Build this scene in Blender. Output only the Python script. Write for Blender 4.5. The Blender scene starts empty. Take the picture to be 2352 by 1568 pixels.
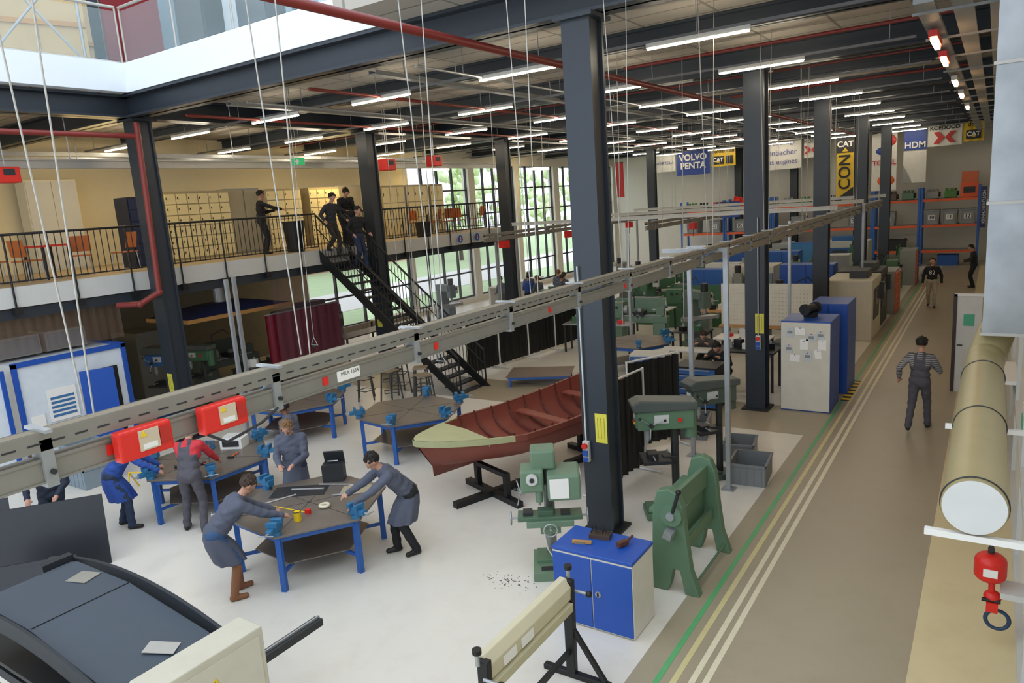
import bpy,math,random
import numpy as np
from mathutils import Vector,Matrix
R=random.Random(7)
SC=bpy.context.scene;COL=SC.collection
CZ=7.44
def lin(h):
    h=h.lstrip('#');o=[]
    for i in (0,2,4):
        c=int(h[i:i+2],16)/255;o.append(c/12.92 if c<=.04045 else ((c+.055)/1.055)**2.4)
    return o
MC={}
def M(h,rough=.5,metal=0,var=.1,scale=5,kind=None,em=0,alpha=1,trans=0):
    k=(h,rough,metal,var,scale,kind,em,alpha,trans)
    if k in MC:return MC[k]
    m=bpy.data.materials.new('mat_'+h.strip('#'));m.use_nodes=True;nt=m.node_tree;b=nt.nodes['Principled BSDF']
    c=lin(h);b.inputs['Roughness'].default_value=rough;b.inputs['Metallic'].default_value=metal
    tc=nt.nodes.new('ShaderNodeTexCoord')
    n=nt.nodes.new('ShaderNodeTexNoise');n.inputs['Scale'].default_value=scale;n.inputs['Detail'].default_value=5
    nt.links.new(tc.outputs['Object'],n.inputs['Vector'])
    mx=nt.nodes.new('ShaderNodeMix');mx.data_type='RGBA'
    mx.inputs[6].default_value=[x*(1-var) for x in c]+[1];mx.inputs[7].default_value=[min(1,x*(1+var)) for x in c]+[1]
    nt.links.new(n.outputs['Fac'],mx.inputs[0]);out=mx.outputs[2]
    if kind=='stripe':
        w=nt.nodes.new('ShaderNodeTexWave');w.bands_direction='Z';w.inputs['Scale'].default_value=9
        nt.links.new(tc.outputs['Object'],w.inputs['Vector'])
        m2=nt.nodes.new('ShaderNodeMix');m2.data_type='RGBA';m2.inputs[7].default_value=(.36,.36,.36,1)
        nt.links.new(out,m2.inputs[6]);nt.links.new(w.outputs['Fac'],m2.inputs[0]);out=m2.outputs[2]
    if kind=='floor':
        n2=nt.nodes.new('ShaderNodeTexNoise');n2.inputs['Scale'].default_value=2.2;n2.inputs['Detail'].default_value=9;n2.inputs['Roughness'].default_value=.65
        nt.links.new(tc.outputs['Object'],n2.inputs['Vector'])
        cr=nt.nodes.new('ShaderNodeValToRGB');cr.color_ramp.elements[0].position=.28;cr.color_ramp.elements[0].color=(.93,.925,.91,1);cr.color_ramp.elements[1].position=.5;cr.color_ramp.elements[1].color=(1,1,1,1)
        nt.links.new(n2.outputs['Fac'],cr.inputs[0])
        m2=nt.nodes.new('ShaderNodeMix');m2.data_type='RGBA';m2.blend_type='MULTIPLY';m2.inputs[0].default_value=1
        nt.links.new(out,m2.inputs[6]);nt.links.new(cr.outputs[0],m2.inputs[7]);out=m2.outputs[2]
        mr=nt.nodes.new('ShaderNodeMapRange');mr.inputs[3].default_value=rough*.8;mr.inputs[4].default_value=rough*1.4
        nt.links.new(n2.outputs['Fac'],mr.inputs[0]);nt.links.new(mr.outputs[0],b.inputs['Roughness'])
    if kind in('brick','slab'):
        w=nt.nodes.new('ShaderNodeTexBrick')
        mp=nt.nodes.new('ShaderNodeMapping')
        if kind=='brick':
            mp.inputs['Rotation'].default_value=(math.pi/2,0,math.pi/2);w.inputs['Scale'].default_value=1.2;w.inputs['Mortar'].default_value=(.4,.35,.3,1)
        else:
            w.inputs['Scale'].default_value=.4;w.inputs['Mortar'].default_value=[x*.5 for x in c]+[1];w.inputs['Mortar Size'].default_value=.01;w.offset=0
        w.inputs['Color1'].default_value=[x*.88 for x in c]+[1];w.inputs['Color2'].default_value=c+[1]
        nt.links.new(tc.outputs['Object'],mp.inputs[0]);nt.links.new(mp.outputs[0],w.inputs['Vector'])
        out=w.outputs['Color']
    nt.links.new(out,b.inputs['Base Color'])
    if em:
        b.inputs['Emission Color'].default_value=c+[1];b.inputs['Emission Strength'].default_value=em
    if alpha<1:b.inputs['Alpha'].default_value=alpha
    if trans:b.inputs['Transmission Weight'].default_value=trans
    MC[k]=m;return m
class B:
    def __init__(s):s.v=[];s.f=[];s.mi=[];s.sm=[];s.ms=[]
    def _m(s,m):
        if m not in s.ms:s.ms.append(m)
        return s.ms.index(m)
    def add(s,vs,fs,m,sm=False):
        o=len(s.v);s.v+=[tuple(v) for v in vs];i=s._m(m)
        for q in fs:
            s.f.append([o+a for a in q]);s.mi.append(i);s.sm.append(sm)
        return s
    def box(s,c,d,m,r=None):
        vs=[Vector((x*d[0]/2,y*d[1]/2,z*d[2]/2)) for z in(-1,1) for y in(-1,1) for x in(-1,1)]
        if r is not None:
            mt=Matrix.Rotation(r[2],3,'Z')@Matrix.Rotation(r[1],3,'Y')@Matrix.Rotation(r[0],3,'X');vs=[mt@v for v in vs]
        return s.add([v+Vector(c) for v in vs],[(0,2,3,1),(4,5,7,6),(0,1,5,4),(2,6,7,3),(0,4,6,2),(1,3,7,5)],m)
    def bx(s,x0,x1,y0,y1,z0,z1,m):return s.box(((x0+x1)/2,(y0+y1)/2,(z0+z1)/2),(x1-x0,y1-y0,z1-z0),m)
    def cyl(s,p,q,r,m,r2=None,n=12):
        p=Vector(p);q=Vector(q);r2=r if r2 is None else r2;d=(q-p).normalized()
        a=d.orthogonal().normalized();b=d.cross(a)
        vs=[];fs=[]
        for i in range(n):
            t=2*math.pi*i/n;u=a*math.cos(t)+b*math.sin(t);vs+=[p+u*r,q+u*r2]
        for i in range(n):
            j=(i+1)%n;fs.append((2*i,2*j,2*j+1,2*i+1))
        s.add(vs,fs,m,True)
        s.add([vs[2*i] for i in range(n)],[tuple(reversed(range(n)))],m);s.add([vs[2*i+1] for i in range(n)],[tuple(range(n))],m);return s
    def ell(s,c,r,m,n=12,rot=None,keep=None):
        if not hasattr(r,'__len__'):r=(r,r,r)
        k=max(4,n//2);vs=[];fs=[]
        for i in range(k+1):
            ph=math.pi*i/k
            for j in range(n):
                t=2*math.pi*j/n;vs.append(Vector((math.sin(ph)*math.cos(t),math.sin(ph)*math.sin(t),math.cos(ph))))
        for i in range(k):
            for j in range(n):
                a=i*n+j;b2=i*n+(j+1)%n;q=(a,a+n,b2+n,b2)
                if i==0:q=(a,a+n,b2+n)
                if i==k-1:q=(a,a+n,b2)
                if keep is None or keep(sum((vs[x] for x in q),Vector())/len(q)):fs.append(q)
        o=[]
        for v in vs:
            w=Vector((v.x*r[0],v.y*r[1],v.z*r[2]))
            if rot is not None:w=rot@w
            o.append(w+Vector(c))
        return s.add(o,fs,m,True)
    def ext(s,pts,vec,m):
        n=len(pts);p=[Vector(a) for a in pts];q=[a+Vector(vec) for a in p]
        return s.add(p+q,[tuple(reversed(range(n))),tuple(range(n,2*n))]+[(i,(i+1)%n,n+(i+1)%n,n+i) for i in range(n)],m)
    def tube(s,pts,r,m,n=8):
        for a,b in zip(pts,pts[1:]):s.cyl(a,b,r,m,n=n)
        for a in pts[1:-1]:s.ell(a,r,m,n=n)
        return s
    def loft(s,rings,m,closed=True,caps=False,sm=True):
        n=len(rings[0]);vs=[p for r in rings for p in r];fs=[]
        for i in range(len(rings)-1):
            for j in range(n if closed else n-1):
                k=(j+1)%n;fs.append((i*n+j,i*n+k,(i+1)*n+k,(i+1)*n+j))
        if caps:fs+=[tuple(reversed(range(n))),tuple(range((len(rings)-1)*n,len(rings)*n))]
        return s.add(vs,fs,m,sm)
    def ring(s,c,Rr,r,m,n=20,ax='Z'):
        rs=[]
        for i in range(n+1):
            t=2*math.pi*i/n;rs.append([])
            for j in range(6):
                u=2*math.pi*j/6;a=(Rr+r*math.cos(u));p=(a*math.cos(t),a*math.sin(t),r*math.sin(u))
                if ax=='X':p=(p[2],p[0],p[1])
                if ax=='Y':p=(p[0],p[2],p[1])
                rs[-1].append(Vector(p)+Vector(c))
        return s.loft(rs,m)
    def obj(s,name,par=None,label=None,bev=0,cat=None,loc=None,group=None,kind=None,rz=0):
        me=bpy.data.meshes.new(name);me.from_pydata(s.v,[],s.f)
        for m in s.ms:me.materials.append(m)
        me.polygons.foreach_set('material_index',s.mi);me.polygons.foreach_set('use_smooth',s.sm);me.update()
        o=bpy.data.objects.new(name,me);COL.objects.link(o)
        if par:o.parent=par
        if loc:o.location=loc
        if rz:o.rotation_euler.z=rz
        if label:o['label']=label
        if cat:o['category']=cat
        if group:o['group']=group
        if kind:o['kind']=kind
        if bev:
            b=o.modifiers.new('bevel','BEVEL');b.width=bev;b.segments=2;b.limit_method='ANGLE'
        return o
def PB(name,par,m,boxes,bev=0):
    for c,d in boxes:B().box(c,d,m).obj(name,par,bev=bev)
def E(name,label,cat,loc=(0,0,0),rz=0,group=None):
    o=bpy.data.objects.new(name,None);COL.objects.link(o);o.empty_display_size=.1
    o.location=loc;o.rotation_euler.z=rz;o['label']=label;o['category']=cat
    if group:o['group']=group
    return o
def dup(o,loc,rz=None,par=None,label=None):
    n=o.copy();COL.objects.link(n);n.parent=par
    if par is None:
        n.location=loc
        if rz is not None:n.rotation_euler.z=rz
        if label:n['label']=label
    for c in list(o.children):dup(c,None,None,n)
    return n
def txt(t,par,pos,right,up,size,m,name='lettering',al='CENTER',ex=0):
    c=bpy.data.curves.new('t','FONT');c.body=t;c.size=size;c.align_x=al;c.align_y='CENTER';c.offset=ex
    o=bpy.data.objects.new('t',c);COL.objects.link(o);bpy.context.view_layer.update()
    me=bpy.data.meshes.new_from_object(o.evaluated_get(bpy.context.evaluated_depsgraph_get()));bpy.data.objects.remove(o)
    r=Vector(right).normalized();u=Vector(up).normalized();n=r.cross(u)
    mt=Matrix((r,u,n)).transposed().to_4x4();mt.translation=Vector(pos);me.transform(mt)
    me.materials.clear();me.materials.append(m);ob=bpy.data.objects.new(name,me);COL.objects.link(ob);ob.parent=par
    return ob
NX=(1,0,0);PY=(0,1,0);PZ=(0,0,1);H2=math.pi/2
# ---------- palette
steel=M('#2e353d',.4,.1);black=M('#131416',.5);dark=M('#26282b',.5);white=M('#e6e6e2',.5,0,.04);cream=M('#d9d2b8',.5,0,.05)
alu=M('#b3b1aa',.4,.4,.1);galv=M('#a9adb0',.38,.5,.15,9);blue=M('#1f4fa8',.4,0,.05);bluem=M('#2a5fae',.45);green=M('#5c7a60',.45,0,.1);dgreen=M('#416b4b',.45,0,.12)
red=M('#d8271c',.4,0,.05);dred=M('#7d2c26',.45);vise=M('#2f6f9a',.4,.1);grayp=M('#8d8f8d',.5);rust=M('#7d7066',.5,.2,.2,4);wood=M('#b98a4e',.5);paper=M('#eceae4',.6,0,.03)
yellow=M('#e8c51c',.5,0,.05);orange=M('#dd5a28',.5,0,.05);lamp=M('#fff0d6',.5,0,0,5,None,56);lampy=M('#ffdf9c',.5,0,0,5,None,24)
navy=M('#1b2a5c',.5);lgray=M('#c9cac6',.5,0,.05);ink=M('#1c1c20',.6,0,0);grey2=M('#4a5058',.4,.1);locky=M('#f0e2b0',.45,0,.05)
# ---------- camera
f=1655.
cam=bpy.data.cameras.new('camera');co=bpy.data.objects.new('camera',cam);COL.objects.link(co)
X=Vector((.8338,.0465,-.55));Y=Vector((.5476,-.1961,.8135));Z=Vector((-.0701,-.9795,-.189))
cx=Vector((X.x,Y.x,Z.x)).normalized();cz=-Vector((X.z,Y.z,Z.z));cz=(cz-cx*cz.dot(cx)).normalized();cy=cz.cross(cx)
mt=Matrix((cx,cy,cz)).transposed().to_4x4();mt.translation=(0,0,4.75);co.matrix_world=mt
cam.sensor_width=36;cam.lens=36*f/2352;cam.clip_end=300;cam.clip_start=.05;SC.camera=co
# ---------- structure
def ST(b,name,**k):return b.obj(name,kind='structure',**k)
fl=M('#e2ddd2',.28,0,.04,.8,'floor');asl=M('#a59a83',.32,0,.04,.8,'floor');wallc=M('#e0dccf',.6,0,.04);wally=M('#e3d8b6',.6,0,.04)
ST(B().bx(-22,.6,-4,47,-.2,0,fl),'floor')
ST(B().bx(-2.85,-.5,-2,44,0,.004,asl),'trim_1')
ST(B().bx(-15.5,-2.85,13.9,15.7,0,.004,asl),'trim_2')
ST(B().bx(-.5,.45,-2,44,0,.003,M('#dacba0',.3,0,.04,.8,'floor')),'trim_0')  # warm light on the floor beside the aisle, painted in as a beige strip
for i,(x0,x1,c) in enumerate(((-2.61,-2.55,'#5fae72'),(-2.46,-2.40,'#d3c894'),(-2.30,-2.24,'#e0d7ba'),(-2.18,-2.12,'#e0d7ba'))):
    ST(B().bx(x0,x1,0,43,.004,.007,M(c,.4,0,.12,9)),'trim_%d'%(3+i))
b=B()
for k in range(12):b.ext([(-2.62,16.5+k*.15,.005),(-2.45,16.5+k*.15,.005),(-2.45,16.575+k*.15,.005),(-2.62,16.575+k*.15,.005)],(0,0,.004),yellow if k%2 else black);b.ext([(-2.62,16.575+k*.15,.005),(-2.45,16.575+k*.15,.005),(-2.45,16.65+k*.15,.005),(-2.62,16.65+k*.15,.005)],(0,0,.004),black if k%2 else yellow)
ST(b,'trim_199')
slab=M('#b9b3a8',.8,0,.1,3,'slab')
b=B();b.bx(-22,.6,8.75,47,CZ+.01,CZ+.2,slab);b.bx(-7.7,.6,7.6,8.75,CZ+.01,CZ+.2,slab);b.bx(-22,-14.95,-4,8.75,CZ+.01,CZ+.2,slab);ST(b,'ceiling')
wl=M('#7b776c',.7,0,.1)
b=B();b.bx(-21.9,-21.5,-4,24.4,3.5,CZ,wally);b.bx(-21.9,-21.5,-4,18.3,0,3.5,wl);b.bx(-21.9,-21.5,18.3,24.4,0,.3,wl);ST(b,'wall_left')
b=B();b.bx(-21.9,-21.5,24.4,47,6.65,CZ,wallc);b.bx(-21.9,-21.5,24.4,47,0,.25,wallc)
W=[(24.55,29.0),(29.5,33.2),(33.6,37.3),(37.9,41.4),(41.8,45.2)]
e=[24.4]+[v for w in W for v in w]+[47]
for i in range(0,len(e),2):b.bx(-21.9,-21.5,e[i],e[i+1],.25,6.65,wallc)
ST(b,'wall_left_windows')
for i,(a,c,zz) in enumerate([(a,c,6.65) for a,c in W]+[(18.4,24.3,3.45)]):
    b=B();w=c-a
    for k in range(5):
        y=a+w*k/4;b.bx(-21.76,-21.64,y-.035,y+.035,.25,zz,black)
    for z in(.3,1.5,3.0,4.3,5.5,6.6):
        if z<=zz:b.bx(-21.75,-21.65,a,c,z-.035,z+.035,black)
    ST(b,'window_%d'%(i+1))
b=B();b.bx(-22,.6,45.5,45.9,0,CZ,wallc);ST(b,'wall_back')
b=B();b.bx(.45,.6,-4,46,0,CZ,wallc);ST(b,'wall_right')
b=B();b.bx(.38,.45,2,46,0,.12,lgray);ST(b,'baseboard_right')
b=B()
for y in (5.6,7.3,10,13,16,21,25,30):b.bx(.40,.45,y,y+.08,.1,7,lgray)
b.bx(.39,.45,5,17,1.15,1.25,lgray);ST(b,'trim_7')
def ibeam(b,p,q,z0,z1,w,m):
    (x0,y0),(x1,y1)=p,q
    if x0==x1:
        b.bx(x0-w/2,x0+w/2,y0,y1,z0,z0+.04,m);b.bx(x0-w/2,x0+w/2,y0,y1,z1-.04,z1,m);b.bx(x0-.03,x0+.03,y0,y1,z0,z1,m)
    else:
        b.bx(x0,x1,y0-w/2,y0+w/2,z0,z0+.04,m);b.bx(x0,x1,y0-w/2,y0+w/2,z1-.04,z1,m);b.bx(x0,x1,y0-.03,y0+.03,z0,z1,m)
n=8
for y in(8.75,15.5,22.5,29.5,36.5,43.4):
    b=B();ibeam(b,(-21.5,y),(.4,y),7.0,CZ,.4,steel);ST(b,'trim_%d'%n);n+=1
for y in(12.1,19,26,33,40):
    b=B();ibeam(b,(-21.5,y),(.4,y),7.15,CZ,.26,steel);ST(b,'trim_%d'%n);n+=1
b=B();ibeam(b,(-15.1,-4),(-15.1,45),7.0,CZ,.4,steel);ST(b,'trim_%d'%n);n+=1
# upper gallery
wf=M('#e6ecf2',.5,0,.02)
b=B();b.bx(-14.9,-7.7,8.55,8.8,7.46,8.02,wf);b.bx(-14.9,-14.65,-4,8.8,7.46,8.02,wf);ST(b,'trim_%d'%n);n+=1
b=B();b.bx(-7.7,.4,8.5,8.8,7.46,8.3,steel);ST(b,'trim_%d'%n);n+=1
b=B();b.bx(-22,-7.7,8.8,13,8.0,8.1,lgray);b.bx(-22,-14.9,-4,13,8.0,8.1,lgray);ST(b,'floor_upper')
ply=M('#c2a878',.6,0,.15,2)
b=B();b.bx(-21.9,-21.5,-4,14,8.1,12,M('#8f897a'));b.bx(-21.9,-7.7,12.9,13,8.1,12,M('#8fa8b6',.2));ST(b,'wall_upper')
ST(B().bx(-19.1,-19,10.75,12.3,8.1,12,M('#8e0f16',.5)),'door_1')
ST(B().box((-18.9,10.35,10),(.3,.35,3.9),steel),'trim_%d'%n);n+=1
for k,(x,w) in enumerate(((-16.3,2.0),(-12.6,1.6),(-10.2,1.9))):ST(B().box((x,12.8,9.9),(w,.06,3.6),M('#cfdbe0',.3)),'door_%d'%(k+2))
for k in range(8):ST(B().box((-18.4+k*1.4,12.75,10),(.08,.1,3.8),dark),'trim_%d'%n);n+=1
def railg(name,p,q,lab):
    e=E(name,lab,'railing',(0,0,0));p=Vector(p);q=Vector(q);L=(q-p).length;d=(q-p)/L
    k=int(L/1.5)
    for i in range(k+1):
        a=p+d*(L*i/k);B().cyl(a,a+Vector((0,0,1.05)),.02,alu,n=6).obj('post',e)
    B().cyl(p+Vector((0,0,1.07)),q+Vector((0,0,1.07)),.03,alu,n=8).obj('handrail',e)
    g=M('#cfe3e6',.05,0,0,5,None,0,.12);nn=Vector((-d.y,d.x,0))*.01
    B().ext([p+Vector((0,0,.06)),q+Vector((0,0,.06)),q+Vector((0,0,1)),p+Vector((0,0,1))],nn,g).obj('glass_panel',e)
railg('glass_railing',(-14.75,8.68,8.02),(-7.8,8.68,8.02),'glass balustrade with grey steel handrail on white gallery edge')
railg('glass_railing',(-14.77,-2,8.02),(-14.77,8.6,8.02),'glass balustrade with grey steel handrail along upper gallery')
def shelfrack(loc,rz,m,lab):
    e=E('storage_rack',lab,'rack',loc,rz)
    PB('upright',e,m,[((x,y,1.5),(.06,.06,3)) for x in(-.9,.9) for y in(-.3,.3)]);PB('shelf',e,wood,[((0,0,z),(1.8,.6,.04)) for z in(.2,.9,1.6,2.3)])
    for k in range(10):B().box((-.7+(k%5)*.33,0,.22+.7*(k//5)+.17),(.2,.4,.3),R.choice([ply,cream,grayp,wood])).obj('stored_box',e)
    return e
shelfrack((-17.5,5.6,8.1),1.4,grayp,'grey metal rack with wooden shelves on the gallery')
shelfrack((-17.5,3.2,8.1),1.4,grayp,'grey metal rack with wooden shelves on the gallery')
for x,y,r in((-16.8,8.0,1.25),(-18.2,8.9,1.4),(-19,7,1.5)):
    b=B();b.box((0,0,1.5),(1.9,.12,3.0),ply);b.box((0,-.08,1.0),(1.9,.05,.1),wood);b.box((0,-.08,2.2),(1.9,.05,.1),wood);b.obj('plywood_panel',None,'large pale plywood panel standing on upper gallery',cat='panel',loc=(x,y,8.1),rz=r)
b=B();b.tube([(0,0,0),(1.6,0,1.9)],.025,galv);b.tube([(1.6,0,0),(0,0,1.9)],.025,galv);b.tube([(0,0,0),(0,0,2)],.03,galv);b.tube([(1.6,0,0),(1.6,0,2)],.03,galv);b.tube([(0,0,1.9),(1.6,0,1.9)],.025,galv);b.obj('scaffold_frame',None,'galvanised scaffold frame on upper gallery',cat='scaffold',loc=(-15.6,6.6,8.1),rz=1.4)
for i,(x,y) in enumerate(((-14.6,10.4),(-13.3,11.0),(-9.5,11))):
    e=E('office_cabinet','dark office cabinet behind the glass railing','cabinet',(x,y,8.1))
    B().box((0,0,.75),(1.0,.5,1.5),dark).obj('body',e,bev=.02);B().box((0,-.26,.75),(.9,.02,1.35),grey2).obj('door',e)
# columns
def column(x,y,z1=7.0):
    global n
    b=B();w=.4;d=.17;b.box((0,-d,z1/2),(w,.045,z1),steel);b.box((0,d,z1/2),(w,.045,z1),steel);b.box((0,0,z1/2),(.05,2*d,z1),steel)
    b.box((.15,0,z1/2),(.02,2*d-.02,z1),steel);b.box((-.15,0,z1/2),(.02,2*d-.02,z1),steel);b.box((0,0,.02),(.55,.55,.04),dark);b.box((0,0,z1-.03),(.55,.55,.05),steel)
    o=ST(b,'trim_%d'%n,loc=(x,y,0));n+=1;return o
for x,y in((-4.5,8.75),(-4.1,15.4),(-4.15,22.5),(-4.1,29.5),(-4.1,36.5),(-15.1,8.9),(-15.1,15.6),(-15.1,22.6),(-15.1,29.5),(-15.1,36.5),(-9.8,44.9),(-13,44.9),(-6.4,44.9)):column(x,y)
# ---------- mezzanine
b=B();b.bx(-21.5,-15.8,-4,24,3.5,3.8,M('#b5a07c',.6));b.bx(-15.8,-15.7,-4,24,3.42,3.82,lgray);b.bx(-16.1,-15.75,-4,24,3.2,3.4,steel)
b.bx(-21.5,-15.7,23.9,24,3.42,3.82,lgray);ST(b,'floor_mezzanine')
def railing(p,q,m,lab,sp=.13,h=1.0):
    e=E('metal_railing',lab,'railing',p);q=Vector(q)-Vector(p);p=Vector();L=q.length
    b=B();k=int(L/sp)
    for i in range(k+1):
        a=q*(i/k);mp_=i%9==0;b.cyl(a+Vector((0,0,-.52 if mp_ else .08)),a+Vector((0,0,h)),.02 if mp_ else .01,m,n=5)
        if mp_:b.box(a+Vector((.03,0,-.46)),(.1,.14,.14),m)
    o=b.obj('baluster',e);o['kind']='stuff'
    B().cyl(Vector((0,0,h)),q+Vector((0,0,h)),.025,m,n=8).obj('handrail',e);B().cyl(Vector((0,0,.1)),q+Vector((0,0,.1)),.015,m,n=6).obj('bottom_rail',e);return e
railing((-15.67,-2,3.82),(-15.67,13.9,3.82),black,'black steel baluster railing on the mezzanine edge')
railing((-15.67,15.1,3.82),(-15.67,23.9,3.82),black,'black steel baluster railing beside the stair opening')
railing((-15.75,24.02,3.82),(-21.3,24.02,3.82),black,'black steel railing closing the mezzanine end')
e=E('staircase','black open-tread steel staircase from workshop floor to mezzanine','staircase',(-15.7,14.5,0))
ns=20;rise=3.8/ns;run=4.5/ns
for yy in(-.55,.55):
    b=B();b.ext([(0,yy-.02,3.8),(0,yy-.02,3.48),(4.42,yy-.02,-.0),(4.75,yy-.02,0)],(0,.04,0),black);b.obj('stringer',e)
    b=B()
    for i in range(ns*2):
        t=i/(ns*2);b.cyl((4.6*t,yy,3.8*(1-t)),(4.6*t,yy,3.8*(1-t)+.95),.01,black,n=5)
    b.cyl((0,yy,4.78),(4.6,yy,.98),.028,black,n=8);b.cyl((0,yy,4.4),(4.6,yy,.6),.014,black,n=6);b.cyl((4.6,yy,0),(4.6,yy,.98),.025,black,n=8);b.obj('handrail',e)
for i in range(ns):
    z=3.8-rise*(i+1);B().box((run*(i+.6),0,z),(.25,1.06,.04),dark).obj('tread',e)
def locker(loc,cols,w,rows=5,lab='',m=locky,group='lockers along the mezzanine wall'):
    e=E('locker_cabinet',lab,'locker',loc,0,group)
    W_=cols*w;B().bx(-.5,0,0,W_,0,1.9,M('#a89b78',.5)).obj('body',e,bev=.01)
    hh=1.8/rows
    for i in range(cols):
        for j in range(rows):
            b=B();b.bx(0,.02,i*w+.016,(i+1)*w-.016,.06+j*hh,.06+(j+1)*hh-.03,m);b.bx(.02,.035,i*w+.04,i*w+.06,.06+j*hh+hh*.4,.06+j*hh+hh*.6,dark);b.obj('door',e)
    return e
for y,c,r in((11.6,6,6),(15.0,4,6),(16.7,4,6),(20.2,3,3),(21.6,3,3),(23.0,2,3)):locker((-19,y,3.8),c,.34 if r==6 else .4,r,'cream-yellow bank of %d-door lockers on the mezzanine'%(c*r))
for y in(13.7,18.1):
    e=E('storage_cabinet','tall grey steel cupboard between lockers','cabinet',(-19.2,y,3.8));B().bx(-.5,0,0,1.2,0,1.95,grayp).obj('body',e,bev=.01)
    for k in(0,1):B().bx(0,.02,.02+k*.6,.58+k*.6,.05,1.9,M('#a39c87')).obj('door',e)
e=E('storage_cabinet','dark blue steel cabinet standing on mezzanine','cabinet',(-18,10.0,3.8));B().bx(-.6,0,0,.6,0,1.75,M('#10182f')).obj('body',e,bev=.01)
for k in range(6):B().bx(.0,.02,.03,.57,.04+k*.28,.29+k*.28,M('#18264f')).obj('door',e)
e=E('storage_cabinet','tall off-white cabinet against the mezzanine wall','cabinet',(-20.9,9.0,3.8));B().bx(-.5,0,0,1.3,0,2.4,cream).obj('body',e,bev=.01);B().bx(0,.02,.03,.64,.05,2.35,lgray).obj('door',e);B().bx(0,.02,.66,1.27,.05,2.35,lgray).obj('door',e)
def fix(loc,lab='fluorescent ceiling fixture with warm light over mezzanine'):
    e=E('ceiling_lamp',lab,'lamp',loc,0,'fluorescent fixtures over the mezzanine');B().box((0,0,.08),(.32,1.5,.05),lgray).obj('housing',e);B().box((0,0,0),(.28,1.4,.08),lampy).obj('tube',e);b=B();b.cyl((0,-.6,.1),(0,-.6,CZ-loc[2] if loc[2]>4 else .42),.008,galv,n=5);b.obj('hanger',e)
for y in(2.5,9.8,17.5,24.5,33):fix((-18.4 if y<20 else -19.8,y,6.35))
for y in(5,19):fix((-19,y,3.05),'added fill light under the mezzanine')  # added lamps to brighten the bay; no real fixtures hang there
b=B()
for x in(-20.2,-19.4):b.bx(x-.08,x+.08,-2,24,6.65,6.75,galv)
b.obj('cable_tray',None,'galvanised cable tray along the mezzanine ceiling',cat='cable tray')
b=B();b.bx(-16.35,-16.2,-2,24,6.1,6.25,alu);b.bx(-16.4,-16.15,-2,24,6.25,6.28,alu);[b.cyl((-16.28,y,6.28),(-16.28,y,CZ),.012,galv,n=5) for y in range(0,24,4)];b.obj('crane_rail',None,'light grey crane rail below mezzanine ceiling',cat='crane rail')
for x,y,zz in((-15.95,6.6,5.95),(-14,15.2,6.0),(-13.8,17.0,6.1)):
    e=E('red_trolley','red crane trolley box hanging below ceiling','hoist',(x,y,zz));B().box((0,0,0),(.3,.4,.3),red).obj('housing',e,bev=.02);B().box((.155,0,.05),(.01,.2,.12),dark).obj('plate',e);B().cyl((0,0,.15),(0,0,CZ-zz),.012,galv,n=5).obj('hanger',e)
def chair(loc,rz,m=M('#b5622a',.5)):
    e=E('stacking_chair','orange-brown shell chair with metal legs','chair',loc,rz,'chairs on the mezzanine')
    B().box((0,0,.45),(.42,.42,.03),m).obj('seat',e,bev=.01)
    B().box((0,-.2,.72),(.42,.03,.36),m,(.15,0,0)).obj('backrest',e,bev=.01)
    for x in(-.18,.18):
        for y in(-.18,.18):B().cyl((x,y,.44),(x*1.15,y*1.15,0),.012,galv,n=6).obj('leg',e)
    return e
c0=chair((-17.2,7.2,3.8),.3)
for x,y,r in((-16.8,6.2,2.6),(-17.6,8.5,1.2),(-18.3,7.0,-.6),(-17,9.2,3.2),(-16.6,20.2,2),(-16.6,21,1),(-16.7,21.7,.3),(-18.3,22.3,2),(-16.6,22.8,2.6),(-18.4,21.3,0)):dup(c0,(x,y,3.8),r)
def table(loc,rz,w,d,h,m,lab):
    e=E('work_table',lab,'table',loc,rz);B().box((0,0,h-.02),(w,d,.04),m).obj('table_top',e,bev=.005)
    for x in(-1,1):
        for y in(-1,1):B().box((x*(w/2-.05),y*(d/2-.05),(h-.04)/2),(.05,.05,h-.04),dark).obj('leg',e)
    return e
table((-17.5,7.75,3.8),.2,.7,.7,.75,red,'square cafe table with red top on mezzanine');table((-17.5,21.7,3.8),.2,.9,.8,.75,wood,'wooden table on the mezzanine')
b=B();b.cyl((0,0,0),(0,0,.85),.24,black,.3,16);b.ring((0,0,.85),.3,.02,dark);b.obj('waste_bin',None,'round black waste bin on the mezzanine',cat='bin',loc=(-16.6,13.9,3.8))
b=B();b.cyl((0,0,0),(0,0,.5),.24,black,.28,16);b.ring((0,0,.5),.28,.02,dark);b.obj('waste_bin',None,'low black bin on the mezzanine',cat='bin',loc=(-16.3,19.2,3.8))
for y in(20.3,21.3):
    e=E('emblem_sign','small blue emblem with red cross mark on mezzanine edge','sign',(-15.6,y,3.62));B().cyl((0,0,0),(.01,0,0),.14,blue,n=6).obj('shield',e);b=B();b.box((.015,0,.0),(.006,.16,.04),red);b.box((.015,0,0),(.006,.04,.16),white);b.obj('mark',e)
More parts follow.
